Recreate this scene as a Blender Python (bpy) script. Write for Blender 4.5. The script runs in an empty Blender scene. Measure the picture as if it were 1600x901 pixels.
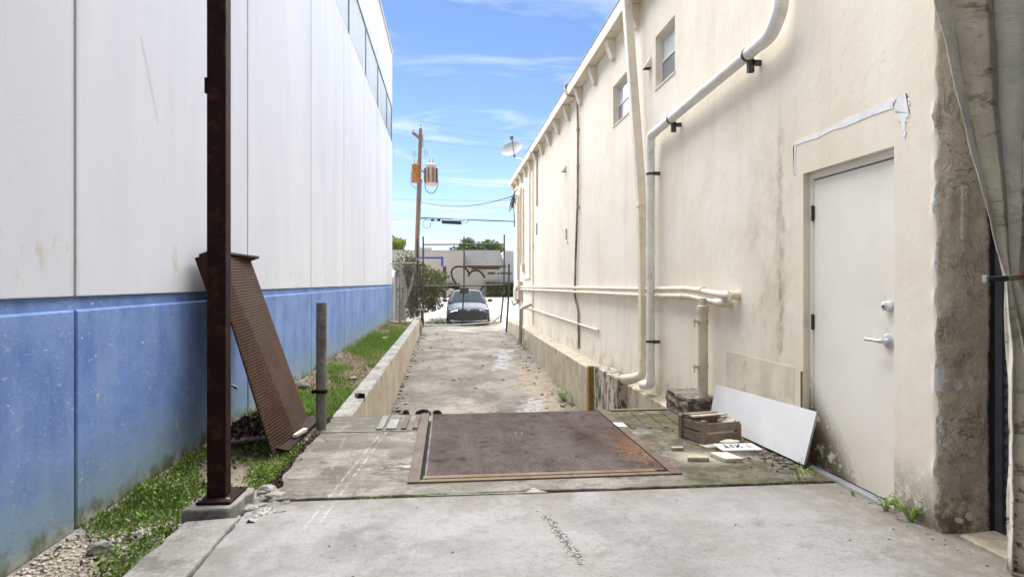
import bpy, bmesh, math, random
import numpy as np
from mathutils import Vector, Matrix

# ------------------------------------------------------------------ camera, sky, sun, exposure
SC = bpy.context.scene
COL = SC.collection
R = math.radians
TH = math.atan(100 / 950.0)
cam_d = bpy.data.cameras.new("camera")
cam_d.sensor_width = 36.0
cam_d.lens = 36.0 * 950 / 1600
cam_d.shift_y = -9.5 / 1600
cam_d.clip_start = 0.05
cam_d.clip_end = 3000
cam = bpy.data.objects.new("camera", cam_d)
COL.objects.link(cam)
cam.location = (0, 0, 1.3)
cam.rotation_euler = (R(90), 0, -TH)
SC.camera = cam

SUN_EL, SUN_AZ = R(56), R(342)          # azimuth clockwise from +Y: high, ahead and to the left, veiled by thin cloud
world = bpy.data.worlds.new("World")
SC.world = world
world.use_nodes = True
wn = world.node_tree
wn.nodes.clear()
w_out = wn.nodes.new("ShaderNodeOutputWorld")
w_bg = wn.nodes.new("ShaderNodeBackground")
w_bg.inputs[1].default_value = 0.05
sky = wn.nodes.new("ShaderNodeTexSky")
sky.sky_type = 'NISHITA'
sky.sun_disc = False
sky.sun_elevation = SUN_EL
sky.sun_rotation = SUN_AZ
sky.air_density = 1.0
sky.dust_density = 0.3
sky.altitude = 1900
sky.ozone_density = 6.0
tc = wn.nodes.new("ShaderNodeTexCoord")
sep = wn.nodes.new("ShaderNodeSeparateXYZ")
wn.links.new(tc.outputs['Generated'], sep.inputs[0])
def wmath(op, a, b=None, clamp=False):
    n = wn.nodes.new("ShaderNodeMath"); n.operation = op; n.use_clamp = clamp
    for i, v in enumerate((a, b)):
        if v is None: continue
        if isinstance(v, (int, float)): n.inputs[i].default_value = v
        else: wn.links.new(v, n.inputs[i])
    return n.outputs[0]
den = wmath('ADD', wmath('MAXIMUM', sep.outputs[2], 0.0), 0.12)
cmb = wn.nodes.new("ShaderNodeCombineXYZ")
wn.links.new(wmath('DIVIDE', sep.outputs[0], den), cmb.inputs[0])
wn.links.new(wmath('DIVIDE', sep.outputs[1], den), cmb.inputs[1])
mp = wn.nodes.new("ShaderNodeMapping")
mp.inputs['Location'].default_value = (3.1, 1.7, 0)
mp.inputs['Rotation'].default_value = (0, 0, R(-24))
mp.inputs['Scale'].default_value = (0.75, 1.9, 1)
wn.links.new(cmb.outputs[0], mp.inputs[0])
nz = wn.nodes.new("ShaderNodeTexNoise")
nz.inputs['Scale'].default_value = 1.5
nz.inputs['Detail'].default_value = 9
nz.inputs['Roughness'].default_value = 0.6
nz.inputs['Distortion'].default_value = 0.7
wn.links.new(mp.outputs[0], nz.inputs['Vector'])
cr = wn.nodes.new("ShaderNodeValToRGB")
cr.color_ramp.elements[0].position = 0.52
cr.color_ramp.elements[1].position = 0.74
cr.color_ramp.elements[1].color = (0.42, 0.42, 0.42, 1)
wn.links.new(nz.outputs[0], cr.inputs[0])
# thin haze whitens the sky towards the horizon
hz = wmath('POWER', wmath('SUBTRACT', 1.0, wmath('MAXIMUM', sep.outputs[2], 0.0), True), 6.0)
cl = wmath('ADD', cr.outputs[0], wmath('MULTIPLY', hz, 0.36), True)
mx = wn.nodes.new("ShaderNodeMix"); mx.data_type = 'RGBA'
CLOUD = (8.0, 8.3, 8.8, 1)
mx.inputs[7].default_value = CLOUD
wn.links.new(cl, mx.inputs[0])
wn.links.new(sky.outputs[0], mx.inputs[6])
wn.links.new(mx.outputs[2], w_bg.inputs[0])
wn.links.new(w_bg.outputs[0], w_out.inputs[0])

sun_d = bpy.data.lights.new("sun", 'SUN')
sun_d.energy = 5.0
sun_d.angle = R(92)
sun_d.color = (1.0, 0.985, 0.965)
sun = bpy.data.objects.new("sun", sun_d)
COL.objects.link(sun)
sv = Vector((math.sin(SUN_AZ) * math.cos(SUN_EL), math.cos(SUN_AZ) * math.cos(SUN_EL), math.sin(SUN_EL)))
sun.rotation_euler = sv.to_track_quat('Z', 'Y').to_euler()
sun.location = sv * 60

SC.view_settings.view_transform = 'Standard'
SC.view_settings.look = 'None'
SC.view_settings.gamma = 1
SC.view_settings.use_curve_mapping = False
SC.view_settings.exposure = 1.85
SC.render.engine = 'CYCLES'
SC.cycles.max_bounces = 8
SC.cycles.diffuse_bounces = 6
SC.cycles.use_denoising = True

rnd = random.Random(7)
rng = np.random.default_rng(11)

# ------------------------------------------------------------------ material helper
class NM:
    def __init__(s, name, rough=0.8, spec=0.3, metal=0.0):
        s.m = bpy.data.materials.new(name); s.m.use_nodes = True
        s.t = s.m.node_tree; s.N = s.t.nodes; s.L = s.t.links
        s.b = s.N["Principled BSDF"]
        s.b.inputs['Roughness'].default_value = rough
        s.b.inputs['Specular IOR Level'].default_value = spec
        s.b.inputs['Metallic'].default_value = metal
        s.pos = s.N.new("ShaderNodeNewGeometry").outputs['Position']
        s._sep = None
    def put(s, sock, v):
        if v is None: return
        if isinstance(v, (int, float)): sock.default_value = v
        elif isinstance(v, (tuple, list)):
            sock.default_value = tuple(v) + ((1,) if len(v) == 3 and sock.type == 'RGBA' else ())
        else: s.L.new(v, sock)
    def xyz(s, i):
        if s._sep is None:
            n = s.N.new("ShaderNodeSeparateXYZ"); s.L.new(s.pos, n.inputs[0]); s._sep = n
        return s._sep.outputs[i]
    def vec(s, scale=(1, 1, 1), loc=(0, 0, 0), rot=(0, 0, 0), src=None):
        n = s.N.new("ShaderNodeMapping"); s.L.new(src or s.pos, n.inputs[0])
        n.inputs['Location'].default_value = loc; n.inputs['Rotation'].default_value = rot
        n.inputs['Scale'].default_value = scale
        return n.outputs[0]
    def noise(s, scale, detail=5, rough=0.6, dist=0.0, st=(1, 1, 1), loc=(0, 0, 0), rot=(0, 0, 0)):
        n = s.N.new("ShaderNodeTexNoise")
        n.inputs['Scale'].default_value = scale; n.inputs['Detail'].default_value = detail
        n.inputs['Roughness'].default_value = rough; n.inputs['Distortion'].default_value = dist
        s.L.new(s.vec(st, loc, rot), n.inputs['Vector'])
        return n.outputs[0]
    def vor(s, scale, feat='F1', st=(1, 1, 1), out=0, rand=1.0, loc=(0, 0, 0)):
        n = s.N.new("ShaderNodeTexVoronoi"); n.feature = feat
        n.inputs['Scale'].default_value = scale; n.inputs['Randomness'].default_value = rand
        s.L.new(s.vec(st, loc), n.inputs['Vector'])
        return n.outputs[out]
    def m_(s, op, a, b=None, clamp=False):
        n = s.N.new("ShaderNodeMath"); n.operation = op; n.use_clamp = clamp
        s.put(n.inputs[0], a)
        if b is not None: s.put(n.inputs[1], b)
        return n.outputs[0]
    def mul(s, *a):
        r = a[0]
        for x in a[1:]: r = s.m_('MULTIPLY', r, x)
        return r
    def step(s, v, lo, hi):                      # smooth 0..1 from lo to hi (either order)
        n = s.N.new("ShaderNodeMapRange"); n.interpolation_type = 'SMOOTHSTEP'
        s.put(n.inputs[0], v)
        if lo < hi:
            n.inputs[1].default_value = lo; n.inputs[2].default_value = hi
        else:
            n.inputs[1].default_value = hi; n.inputs[2].default_value = lo
            n.inputs[3].default_value = 1.0; n.inputs[4].default_value = 0.0
        return n.outputs[0]
    def band(s, v, c, w):                        # 1 at c falling to 0 at c+-w
        return s.step(s.m_('ABSOLUTE', s.m_('SUBTRACT', v, c)), w, 0.0)
    def mix(s, f, a, b, mode='MIX'):
        n = s.N.new("ShaderNodeMix"); n.data_type = 'RGBA'; n.blend_type = mode
        s.put(n.inputs[0], f); s.put(n.inputs[6], a); s.put(n.inputs[7], b)
        return n.outputs[2]
    def seg(s, a, b):                            # distance (ground plane) to the segment a-b
        px = s.m_('SUBTRACT', s.xyz(0), a[0]); py = s.m_('SUBTRACT', s.xyz(1), a[1])
        dx, dy = b[0] - a[0], b[1] - a[1]; q = dx * dx + dy * dy
        t = s.m_('DIVIDE', s.m_('ADD', s.mul(px, dx), s.mul(py, dy)), q)
        t = s.m_('MINIMUM', s.m_('MAXIMUM', t, 0.0), 1.0)
        ex = s.m_('SUBTRACT', px, s.mul(t, dx)); ey = s.m_('SUBTRACT', py, s.mul(t, dy))
        return s.m_('SQRT', s.m_('ADD', s.mul(ex, ex), s.mul(ey, ey)))
    def seg3(s, i, j, a, b):                     # the same in the plane of axes i, j
        px = s.m_('SUBTRACT', s.xyz(i), a[0]); py = s.m_('SUBTRACT', s.xyz(j), a[1])
        dx, dy = b[0] - a[0], b[1] - a[1]; q = dx * dx + dy * dy
        t = s.m_('DIVIDE', s.m_('ADD', s.mul(px, dx), s.mul(py, dy)), q)
        t = s.m_('MINIMUM', s.m_('MAXIMUM', t, 0.0), 1.0)
        ex = s.m_('SUBTRACT', px, s.mul(t, dx)); ey = s.m_('SUBTRACT', py, s.mul(t, dy))
        return s.m_('SQRT', s.m_('ADD', s.mul(ex, ex), s.mul(ey, ey)))
    def island(s):
        return s.N["Geometry"].outputs['Random Per Island']
    def ramp(s, v, stops):
        n = s.N.new("ShaderNodeValToRGB"); s.L.new(v, n.inputs[0]); e = n.color_ramp.elements
        while len(e) < len(stops): e.new(0.5)
        for k, (p, c) in enumerate(stops):
            e[k].position = p; e[k].color = tuple(c) + (1,)
        return n.outputs[0]
    def bump(s, h, strength=0.3, dist=0.02):
        n = s.N.new("ShaderNodeBump"); n.inputs['Strength'].default_value = strength
        n.inputs['Distance'].default_value = dist; s.L.new(h, n.inputs['Height'])
        s.L.new(n.outputs[0], s.b.inputs['Normal'])
    def col(s, c): s.put(s.b.inputs['Base Color'], c); return s.m
    def rough(s, v): s.put(s.b.inputs['Roughness'], v)

def plain(name, c, rough=0.6, spec=0.4, metal=0.0, var=0.12, vs=6.0, dirt=None):
    n = NM(name, rough, spec, metal)
    a = tuple(x * (1 - var) for x in c); b = tuple(min(1, x * (1 + var)) for x in c)
    k = n.mix(n.step(n.noise(vs), 0.3, 0.7), a, b)
    if dirt: k = n.mix(n.mul(n.step(n.noise(vs * 2.3, 8, 0.7), 0.52, 0.72), dirt[1]), k, dirt[0])
    return n.col(k)

def _stucco():
    n = NM("cream_stucco", 0.85, 0.2)
    X, Y, Z = n.xyz(0), n.xyz(1), n.xyz(2)
    c = n.mix(n.step(n.noise(0.8, 7, 0.65), 0.41, 0.60), (0.835, 0.775, 0.665), (0.785, 0.715, 0.59))
    # rain streaks
    st = n.step(n.noise(1.0, 7, 0.65, 0.0, (1, 3.2, 0.28)), 0.50, 0.70)
    c = n.mix(n.mul(st, 0.26), c, (0.55, 0.46, 0.34))
    hl = n.m_('ABSOLUTE', n.m_('SUBTRACT', n.noise(1.1, 6, 0.6, 1.0), 0.5))
    c = n.mix(n.mul(n.step(hl, 0.0022, 0.0006), n.step(n.noise(0.7), 0.56, 0.62), 0.35), c, (0.36, 0.29, 0.2))
    bl = n.step(n.noise(11, 7, 0.72, 0.3), 0.60, 0.70)
    c = n.mix(n.mul(bl, n.step(n.noise(0.9, 4), 0.48, 0.62), 0.25), c, (0.50, 0.42, 0.30))
    # brown stain column beside the door
    d = n.noise(5.0, 6, 0.7)
    w = n.mul(n.band(n.m_('ADD', Y, n.mul(n.m_('SUBTRACT', d, 0.5), 0.10)), 4.42, 0.085), n.step(Z, 2.75, 2.0), n.step(Z, 0.2, 0.9))
    sp = n.step(n.noise(7.0, 8, 0.75, 0, (1, 1.6, 0.7)), 0.42, 0.62)
    c = n.mix(n.mul(w, sp, 0.9), c, (0.25, 0.205, 0.145))
    w = n.mul(n.band(n.m_('ADD', Y, n.mul(n.m_('SUBTRACT', d, 0.5), 0.5)), 4.6, 0.55), n.step(Z, 2.9, 1.8), n.step(n.noise(2.2, 7, 0.7), 0.42, 0.68))
    c = n.mix(n.mul(w, 0.6), c, (0.45, 0.375, 0.27))
    # yellow dampness on the upper wall
    w = n.mul(n.step(n.noise(0.45, 5, 0.6, 0.5, (1, 1, 0.5), (0, 3, 0)), 0.5, 0.7), 0.30)
    c = n.mix(w, c, (0.66, 0.55, 0.37))
    # mould patch between board and door, and grime near the floor
    e = n.noise(9.0, 8, 0.75)
    w = n.mul(n.step(n.m_('ADD', Z, n.mul(e, 0.35)), 0.60, 0.18), n.step(Y, 5.6, 4.2), n.step(e, 0.36, 0.56))
    c = n.mix(n.mul(w, 0.9), c, (0.13, 0.105, 0.06))
    w = n.mul(n.step(n.m_('ADD', Z, n.mul(e, 0.5)), 0.62, 0.22), n.step(n.noise(3.0, 7, 0.7), 0.42, 0.66))
    c = n.mix(n.mul(w, 0.55), c, (0.34, 0.28, 0.19))
    # peeling specks
    v = n.step(n.vor(9.0), 0.085, 0.05)
    c = n.mix(n.mul(v, n.step(n.noise(1.3), 0.5, 0.65), 0.7), c, (0.42, 0.36, 0.27))
    n.col(c)
    h = n.m_('ADD', n.mul(n.noise(120, 4, 0.6), 0.22), n.mul(n.noise(5, 6, 0.6), 1.0))
    n.bump(h, 0.20, 0.03)
    return n.m

def _trim():
    n = NM("cream_trim", 0.8, 0.25)
    c = n.mix(n.step(n.noise(2.5, 6), 0.35, 0.7), (0.78, 0.72, 0.61), (0.68, 0.60, 0.47))
    c = n.mix(n.mul(n.step(n.noise(7, 8, 0.7, 0, (1, 1, 0.4)), 0.55, 0.72), 0.5), c, (0.36, 0.29, 0.19))
    n.col(c); n.bump(n.noise(40, 4), 0.2, 0.01)
    return n.m

def _oldstucco():
    n = NM("bare_stucco", 0.95, 0.1)
    c = n.mix(n.step(n.noise(5, 9, 0.75), 0.42, 0.58), (0.74, 0.665, 0.54), (0.59, 0.51, 0.40))
    Z = n.xyz(2)
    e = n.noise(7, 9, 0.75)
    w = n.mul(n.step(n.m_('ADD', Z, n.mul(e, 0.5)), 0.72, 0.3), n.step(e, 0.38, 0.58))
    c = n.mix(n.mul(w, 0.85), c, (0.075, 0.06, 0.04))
    X = n.xyz(0)
    dq = n.mul(n.m_('SUBTRACT', n.noise(22, 7, 0.75), 0.5), 3.6)
    for fx, fz, fw, fh in ((2.545, .80, .034, .085), (2.640, .775, .030, .030), (2.715, .775, .018, .04), (2.552, .52, .02, .07), (2.70, .085, .02, .02), (2.645, .065, .03, .016), (2.536, 1.42, .014, .06), (2.537, 1.73, .016, .07), (2.536, 2.02, .015, .08), (2.538, 2.26, .013, .05)):
        a_ = n.m_('DIVIDE', n.m_('SUBTRACT', X, fx), fw); b_ = n.m_('DIVIDE', n.m_('SUBTRACT', Z, fz), fh)
        dd = n.m_('ADD', n.m_('SQRT', n.m_('ADD', n.mul(a_, a_), n.mul(b_, b_))), dq)
        c = n.mix(n.mul(n.step(dd, 1.0, 0.88), 0.9), c, (0.80, 0.79, 0.78))
    rg = n.m_('ABSOLUTE', n.m_('SUBTRACT', n.noise(4.5, 7, 0.68, 0.8), 0.5))
    cr = n.mul(n.step(rg, 0.010, 0.002), n.step(n.noise(3.0), 0.48, 0.6))
    c = n.mix(n.mul(cr, 0.45), c, (0.16, 0.13, 0.09))
    n.col(c)
    n.bump(n.m_('SUBTRACT', n.m_('ADD', n.mul(n.noise(60, 6, 0.7), 0.7), n.noise(11, 7, 0.65)), n.mul(cr, 0.6)), 0.8, 0.035)
    return n.m

def _whitewall():
    n = NM("white_wall_paint", 0.75, 0.25)
    Y, Z = n.xyz(1), n.xyz(2)
    c = n.mix(n.step(n.noise(0.9, 5, 0.6, 0, (1, 1, 0.25)), 0.35, 0.68), (0.645, 0.655, 0.685), (0.58, 0.595, 0.64))
    sp = n.step(n.vor(46.0), 0.24, 0.10)
    c = n.mix(n.mul(sp, n.step(n.noise(3), 0.36, 0.6), 0.32), c, (0.36, 0.36, 0.37))
    sp = n.step(n.vor(5.0, 'F1', (1, 1, 1), 0, 1.0, (0, 2, 7)), 0.045, 0.025)
    c = n.mix(n.mul(sp, 0.6), c, (0.30, 0.27, 0.24))
    # rust coloured splashes in a band above the blue
    w = n.mul(n.band(Z, 1.47, 0.35), n.step(n.noise(5, 7, 0.7, 0, (1, 1.0, 0.45)), 0.55, 0.68))
    c = n.mix(n.mul(w, 0.5), c, (0.48, 0.39, 0.23))
    # a grey scuff
    d = n.m_('ADD', n.seg3(1, 2, (4.28, 2.92), (4.52, 2.42)), n.mul(n.m_('SUBTRACT', n.noise(14, 6), 0.5), 0.05))
    c = n.mix(n.mul(n.step(d, 0.028, 0.0), 0.5), c, (0.38, 0.38, 0.39))
    c = n.mix(n.mul(n.step(n.noise(1.6, 8, 0.7, 0, (1, 3, 0.2)), 0.50, 0.72), 0.14), c, (0.43, 0.43, 0.425))
    jt = n.m_('ABSOLUTE', n.m_('SUBTRACT', n.m_('FRACT', n.m_('ADD', n.m_('DIVIDE', n.m_('SUBTRACT', Y, 3.56), 2.883), 10.5)), 0.5))
    c = n.mix(n.mul(n.step(n.m_('ADD', jt, n.mul(n.noise(6, 7, 0.7, 0, (1, 2, 0.3)), 0.03)), 0.035, 0.012), 0.5), c, (0.42, 0.41, 0.40))
    n.col(c)
    n.bump(n.m_('ADD', n.noise(150, 4, 0.65), n.mul(n.vor(60), -0.5)), 0.08, 0.008)
    return n.m

def _bluewall():
    n = NM("blue_wall_paint", 0.7, 0.25)
    Y, Z = n.xyz(1), n.xyz(2)
    c = n.mix(n.step(n.noise(2.0, 8, 0.7), 0.34, 0.66), (0.095, 0.18, 0.42), (0.165, 0.265, 0.52))
    c = n.mix(n.mul(n.step(n.noise(1.2, 7, 0.65, 0, (1, 2.4, 0.35)), 0.40, 0.70), 0.5), c, (0.25, 0.35, 0.55))
    c = n.mix(n.mul(n.step(n.noise(2.6, 8, 0.72, 0.2, (1, 1.6, 0.5), (0, 8, 3)), 0.50, 0.68), 0.22), c, (0.065, 0.13, 0.36))
    # pale chips
    ch = n.mul(n.step(n.noise(50, 3, 0.6, 0.4, (1, 0.6, 1.25)), 0.60, 0.67), n.step(n.noise(3.0, 4), 0.34, 0.55))
    c = n.mix(n.mul(ch, 0.4), c, (0.40, 0.47, 0.60))
    ch = n.mul(n.step(n.noise(24, 4, 0.65, 1.2, (1, 0.5, 1.5), (0, 5, 2)), 0.655, 0.69), n.step(n.noise(2.2, 4), 0.40, 0.52))
    c = n.mix(n.mul(ch, 0.85), c, (0.60, 0.61, 0.62))
    # scrapes down to tan render
    w = n.step(n.noise(6.5, 9, 0.74, 0.8, (1, 0.8, 1.2), (0, 2.4, 0.6)), 0.615, 0.64)
    c = n.mix(n.mul(w, n.step(Z, 0.85, 0.55), 0.85), c, (0.47, 0.42, 0.34))
    # green damp and bare band at the foot
    e = n.noise(5, 8, 0.7)
    w = n.mul(n.step(n.m_('ADD', Z, n.mul(e, 0.6)), 0.85, 0.2), n.step(e, 0.28, 0.5))
    c = n.mix(n.mul(w, 0.8), c, (0.24, 0.31, 0.29))
    w = n.step(n.m_('ADD', Z, n.mul(e, 0.22)), 0.155, 0.07)
    c = n.mix(n.mul(w, 0.85), c, (0.36, 0.35, 0.28))
    w = n.mul(n.step(n.m_('ADD', Z, n.mul(e, 0.3)), 0.23, 0.12), n.step(n.noise(4, 6), 0.40, 0.55))
    c = n.mix(n.mul(w, 0.9), c, (0.09, 0.10, 0.04))
    n.col(c)
    n.bump(n.m_('ADD', n.noise(140, 4, 0.65), n.mul(n.vor(34), -0.4)), 0.18, 0.008)
    return n.m

def conc(name, a, b, dark, dk=0.5, sc=1.0, extra=None):
    n = NM(name, 0.9, 0.2)
    c = n.mix(n.step(n.noise(1.3 * sc, 8, 0.68), 0.41, 0.59), a, b)
    c = n.mix(n.mul(n.step(n.noise(3.1 * sc, 9, 0.74, 0.4), 0.49, 0.64), dk), c, dark)
    g = n.noise(90, 3, 0.7)
    c = n.mix(n.mul(n.step(g, 0.44, 0.60), 0.36), c, tuple(x * 0.5 for x in a))
    c = n.mix(n.mul(n.step(n.noise(28 * sc, 6, 0.75), 0.50, 0.62), 0.42), c, tuple(x * 0.55 for x in b))
    c = n.mix(n.mul(n.step(n.noise(22 * sc, 6, 0.75, 0, (1, 1, 1), (7, 3, 1)), 0.58, 0.7), 0.3), c, tuple(min(1, x * 1.5) for x in a))
    sp = n.mul(n.step(n.vor(16.0), 0.05, 0.02), n.step(n.noise(5), 0.52, 0.62))
    c = n.mix(n.mul(sp, 0.7), c, (0.09, 0.085, 0.075))
    ck = n.m_('ABSOLUTE', n.m_('SUBTRACT', n.noise(1.7 * sc, 8, 0.62, 0.6, (1, 1, 1), (2, 9, 4)), 0.5))
    c = n.mix(n.mul(n.step(ck, 0.003, 0.001), n.step(n.noise(1.3), 0.54, 0.62), 0.45), c, tuple(x * 0.5 for x in dark))
    if extra: c = extra(n, c)
    n.col(c)
    n.bump(n.m_('ADD', n.mul(g, 0.35), n.noise(9 * sc, 8, 0.68)), 0.35, 0.012)
    return n.m

def _front(n, c):
    X, Y = n.xyz(0), n.xyz(1)
    e = n.noise(11, 8, 0.7)
    ew = n.mul(n.m_('SUBTRACT', e, 0.5), 0.12)
    # long faint trowel/tyre marks along x
    c = n.mix(n.mul(n.step(n.noise(2.0, 7, 0.7, 0, (0.6, 4, 1)), 0.46, 0.66), 0.40), c, (0.22, 0.21, 0.19))
    c = n.mix(n.mul(n.step(n.noise(0.9, 8, 0.7, 0.5), 0.46, 0.62), 0.35), c, (0.35, 0.345, 0.335))
    # the broken crack running to the camera
    d = n.m_('ADD', n.seg((0.53, 3.42), (0.63, 2.74)), ew)
    c = n.mix(n.mul(n.step(d, 0.14, 0.02), n.step(n.noise(12, 7, 0.7), 0.4, 0.6), 0.4), c, (0.26, 0.225, 0.175))
    d2 = n.m_('ADD', n.seg((0.545, 3.33), (0.615, 2.76)), n.mul(n.m_('SUBTRACT', n.noise(13, 8, 0.78), 0.5), 0.17))
    ag = n.step(n.noise(55, 5, 0.75), 0.44, 0.54)
    c = n.mix(n.step(n.m_('ADD', d2, n.mul(n.m_('SUBTRACT', n.noise(5, 3), 0.5), 0.05)), 0.030, 0.018), c, n.mix(ag, (0.33, 0.32, 0.31), (0.07, 0.063, 0.055)))
    # brown grime along the right hand wall and along the joint
    w = n.mul(n.step(n.m_('ADD', X, n.mul(ew, 6)), 1.9, 2.5), n.step(e, 0.35, 0.55))
    c = n.mix(n.mul(w, 0.6), c, (0.19, 0.155, 0.11))
    w = n.mul(n.step(n.m_('ADD', Y, n.mul(ew, 2.5)), 3.42, 3.72), n.step(n.noise(4, 7, 0.7), 0.38, 0.56))
    c = n.mix(n.mul(w, 0.6), c, (0.17, 0.145, 0.11))
    w = n.mul(n.step(n.m_('ADD', X, n.mul(ew, 3)), -0.80, -1.1), n.step(n.noise(4), 0.4, 0.6))
    c = n.mix(n.mul(w, 0.55), c, (0.15, 0.135, 0.11))
    # tan smear
    d = n.m_('ADD', n.seg((1.28, 3.25), (1.42, 2.62)), ew)
    c = n.mix(n.mul(n.step(d, 0.10, 0.0), n.step(n.noise(9, 6, 0.7), 0.45, 0.6), 0.25), c, (0.34, 0.26, 0.18))
    return _lines(n, c)

def _lines(n, c):
    for a, b, wd, k in (((-0.50, 5.72), (-0.70, 3.26), 0.014, 0.7), ((-0.555, 5.55), (-0.765, 3.256), 0.011, 0.7), ((-0.80, 4.3), (-0.86, 5.2), 0.02, 0.25)):
        d = n.m_('ADD', n.seg(a, b), n.mul(n.m_('SUBTRACT', n.noise(25, 5), 0.5), 0.012))
        c = n.mix(n.mul(n.step(d, wd, wd * 0.3), n.step(n.noise(18, 5), 0.44, 0.60), k * 0.6), c, (0.52, 0.50, 0.475))
    return c

def _rear(n, c):
    X, Y = n.xyz(0), n.xyz(1)
    e = n.noise(8, 9, 0.74)
    ew = n.mul(n.m_('SUBTRACT', e, 0.5), 0.5)
    c = n.mix(n.mul(n.step(n.noise(1.7, 9, 0.75, 0.6, (0.7, 2.2, 1)), 0.42, 0.62), 0.75), c, (0.115, 0.10, 0.08))
    # black scorch beside the plate
    w = n.mul(n.band(n.m_('ADD', Y, n.mul(ew, 0.5)), 4.33, 0.17), n.band(X, -0.28, 0.42), n.step(n.noise(14, 8, 0.75, 0, (0.6, 1.6, 1)), 0.46, 0.55))
    c = n.mix(n.mul(w, 0.9), c, (0.06, 0.055, 0.05))
    w = n.mul(n.band(n.m_('ADD', Y, n.mul(ew, 0.5)), 4.33, 0.16), n.band(X, -0.35, 0.35), n.step(n.noise(14, 8, 0.75, 0, (0.6, 1.6, 1)), 0.50, 0.42))
    c = n.mix(n.mul(w, 0.8), c, (0.46, 0.45, 0.42))
    w = n.mul(n.step(n.m_('ADD', Y, n.mul(ew, 0.4)), 5.15, 5.5), n.step(X, -0.2, -0.5), n.step(e, 0.40, 0.52))
    c = n.mix(n.mul(w, 0.8), c, (0.11, 0.105, 0.085))
    # algae and damp on the right
    g = n.noise(3.8, 9, 0.75, 0.5)
    w = n.mul(n.step(X, 1.45, 1.7), n.step(n.m_('ADD', g, n.mul(ew, 0.15)), 0.42, 0.56))
    c = n.mix(n.mul(w, 0.9), c, (0.095, 0.092, 0.028))
    w = n.mul(n.step(X, 1.4, 1.65), n.step(n.noise(5.0, 9, 0.75, 0.3, (1, 1, 1), (3, 7, 0)), 0.46, 0.56))
    c = n.mix(n.mul(w, 0.85), c, (0.062, 0.054, 0.038))
    w = n.mul(n.band(n.m_('ADD', X, n.mul(ew, 0.4)), 1.85, 0.30), n.band(n.m_('ADD', Y, n.mul(ew, 0.4)), 4.33, 0.27), n.step(e, 0.3, 0.45))
    c = n.mix(n.mul(w, 0.8), c, (0.44, 0.395, 0.32))
    return _lines(n, c)

def _ramp(n, c):
    X, Y = n.xyz(0), n.xyz(1)
    e = n.noise(3.2, 9, 0.72)
    ew = n.m_('SUBTRACT', e, 0.5)
    c = n.mix(n.mul(n.step(n.noise(1.5, 9, 0.74, 0.15, (0.8, 0.8, 1)), 0.43, 0.60), 0.85), c, (0.105, 0.093, 0.077))
    # sand drift on the right with a pale damp run
    w = n.step(n.m_('ADD', n.m_('SUBTRACT', X, n.mul(n.m_('SUBTRACT', 13.0, Y), 0.04)), n.mul(ew, 1.2)), 1.25, 1.6)
    c = n.mix(n.mul(w, n.step(Y, 15.5, 13.0), n.step(n.noise(5, 8, 0.72), 0.36, 0.56), 0.8), c, (0.36, 0.29, 0.195))
    d = n.m_('ADD', n.seg((0.95, 8.0), (1.55, 10.8)), n.mul(ew, 1.0))
    c = n.mix(n.mul(n.step(d, 0.30, 0.10), n.step(n.noise(7, 8, 0.75), 0.42, 0.52), 0.8), c, (0.38, 0.38, 0.385))
    d = n.m_('ADD', n.seg((1.15, 13.8), (1.55, 16.5)), n.mul(ew, 1.0))
    c = n.mix(n.mul(n.step(d, 0.26, 0.08), n.step(n.noise(5, 8, 0.75), 0.42, 0.54), 0.8), c, (0.36, 0.36, 0.37))
    d = n.m_('ADD', n.seg((0.1, 7.4), (0.2, 10.6)), n.mul(ew, 1.6))
    c = n.mix(n.mul(n.step(d, 0.85, 0.2), n.step(n.noise(3, 8, 0.7), 0.36, 0.6), 0.6), c, (0.36, 0.325, 0.26))
    # dirt along both edges, leaf specks
    w = n.mul(n.step(n.m_('ABSOLUTE', n.m_('ADD', n.m_('SUBTRACT', X, 0.63), n.mul(ew, 0.5))), 1.15, 1.6), n.step(n.noise(6, 6), 0.38, 0.55))
    c = n.mix(n.mul(w, 0.55), c, (0.13, 0.11, 0.08))
    s2 = n.mul(n.step(n.vor(7.0, 'F1', (1, 0.6, 1)), 0.10, 0.05), n.step(n.noise(1.5), 0.45, 0.62))
    return n.mix(n.mul(s2, 0.8), c, (0.07, 0.055, 0.04))

def _rust(name, a, b, c2, rough=0.75, hue=None):
    n = NM(name, rough, 0.12, 0.0)
    c = n.mix(n.step(n.noise(3.0, 9, 0.7), 0.32, 0.68), a, b)
    c = n.mix(n.mul(n.step(n.noise(9, 9, 0.75), 0.5, 0.68), 0.7), c, c2)
    if hue: c = hue(n, c)
    n.col(c); n.bump(n.noise(60, 6, 0.7), 0.35, 0.006)
    return n.m

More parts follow.
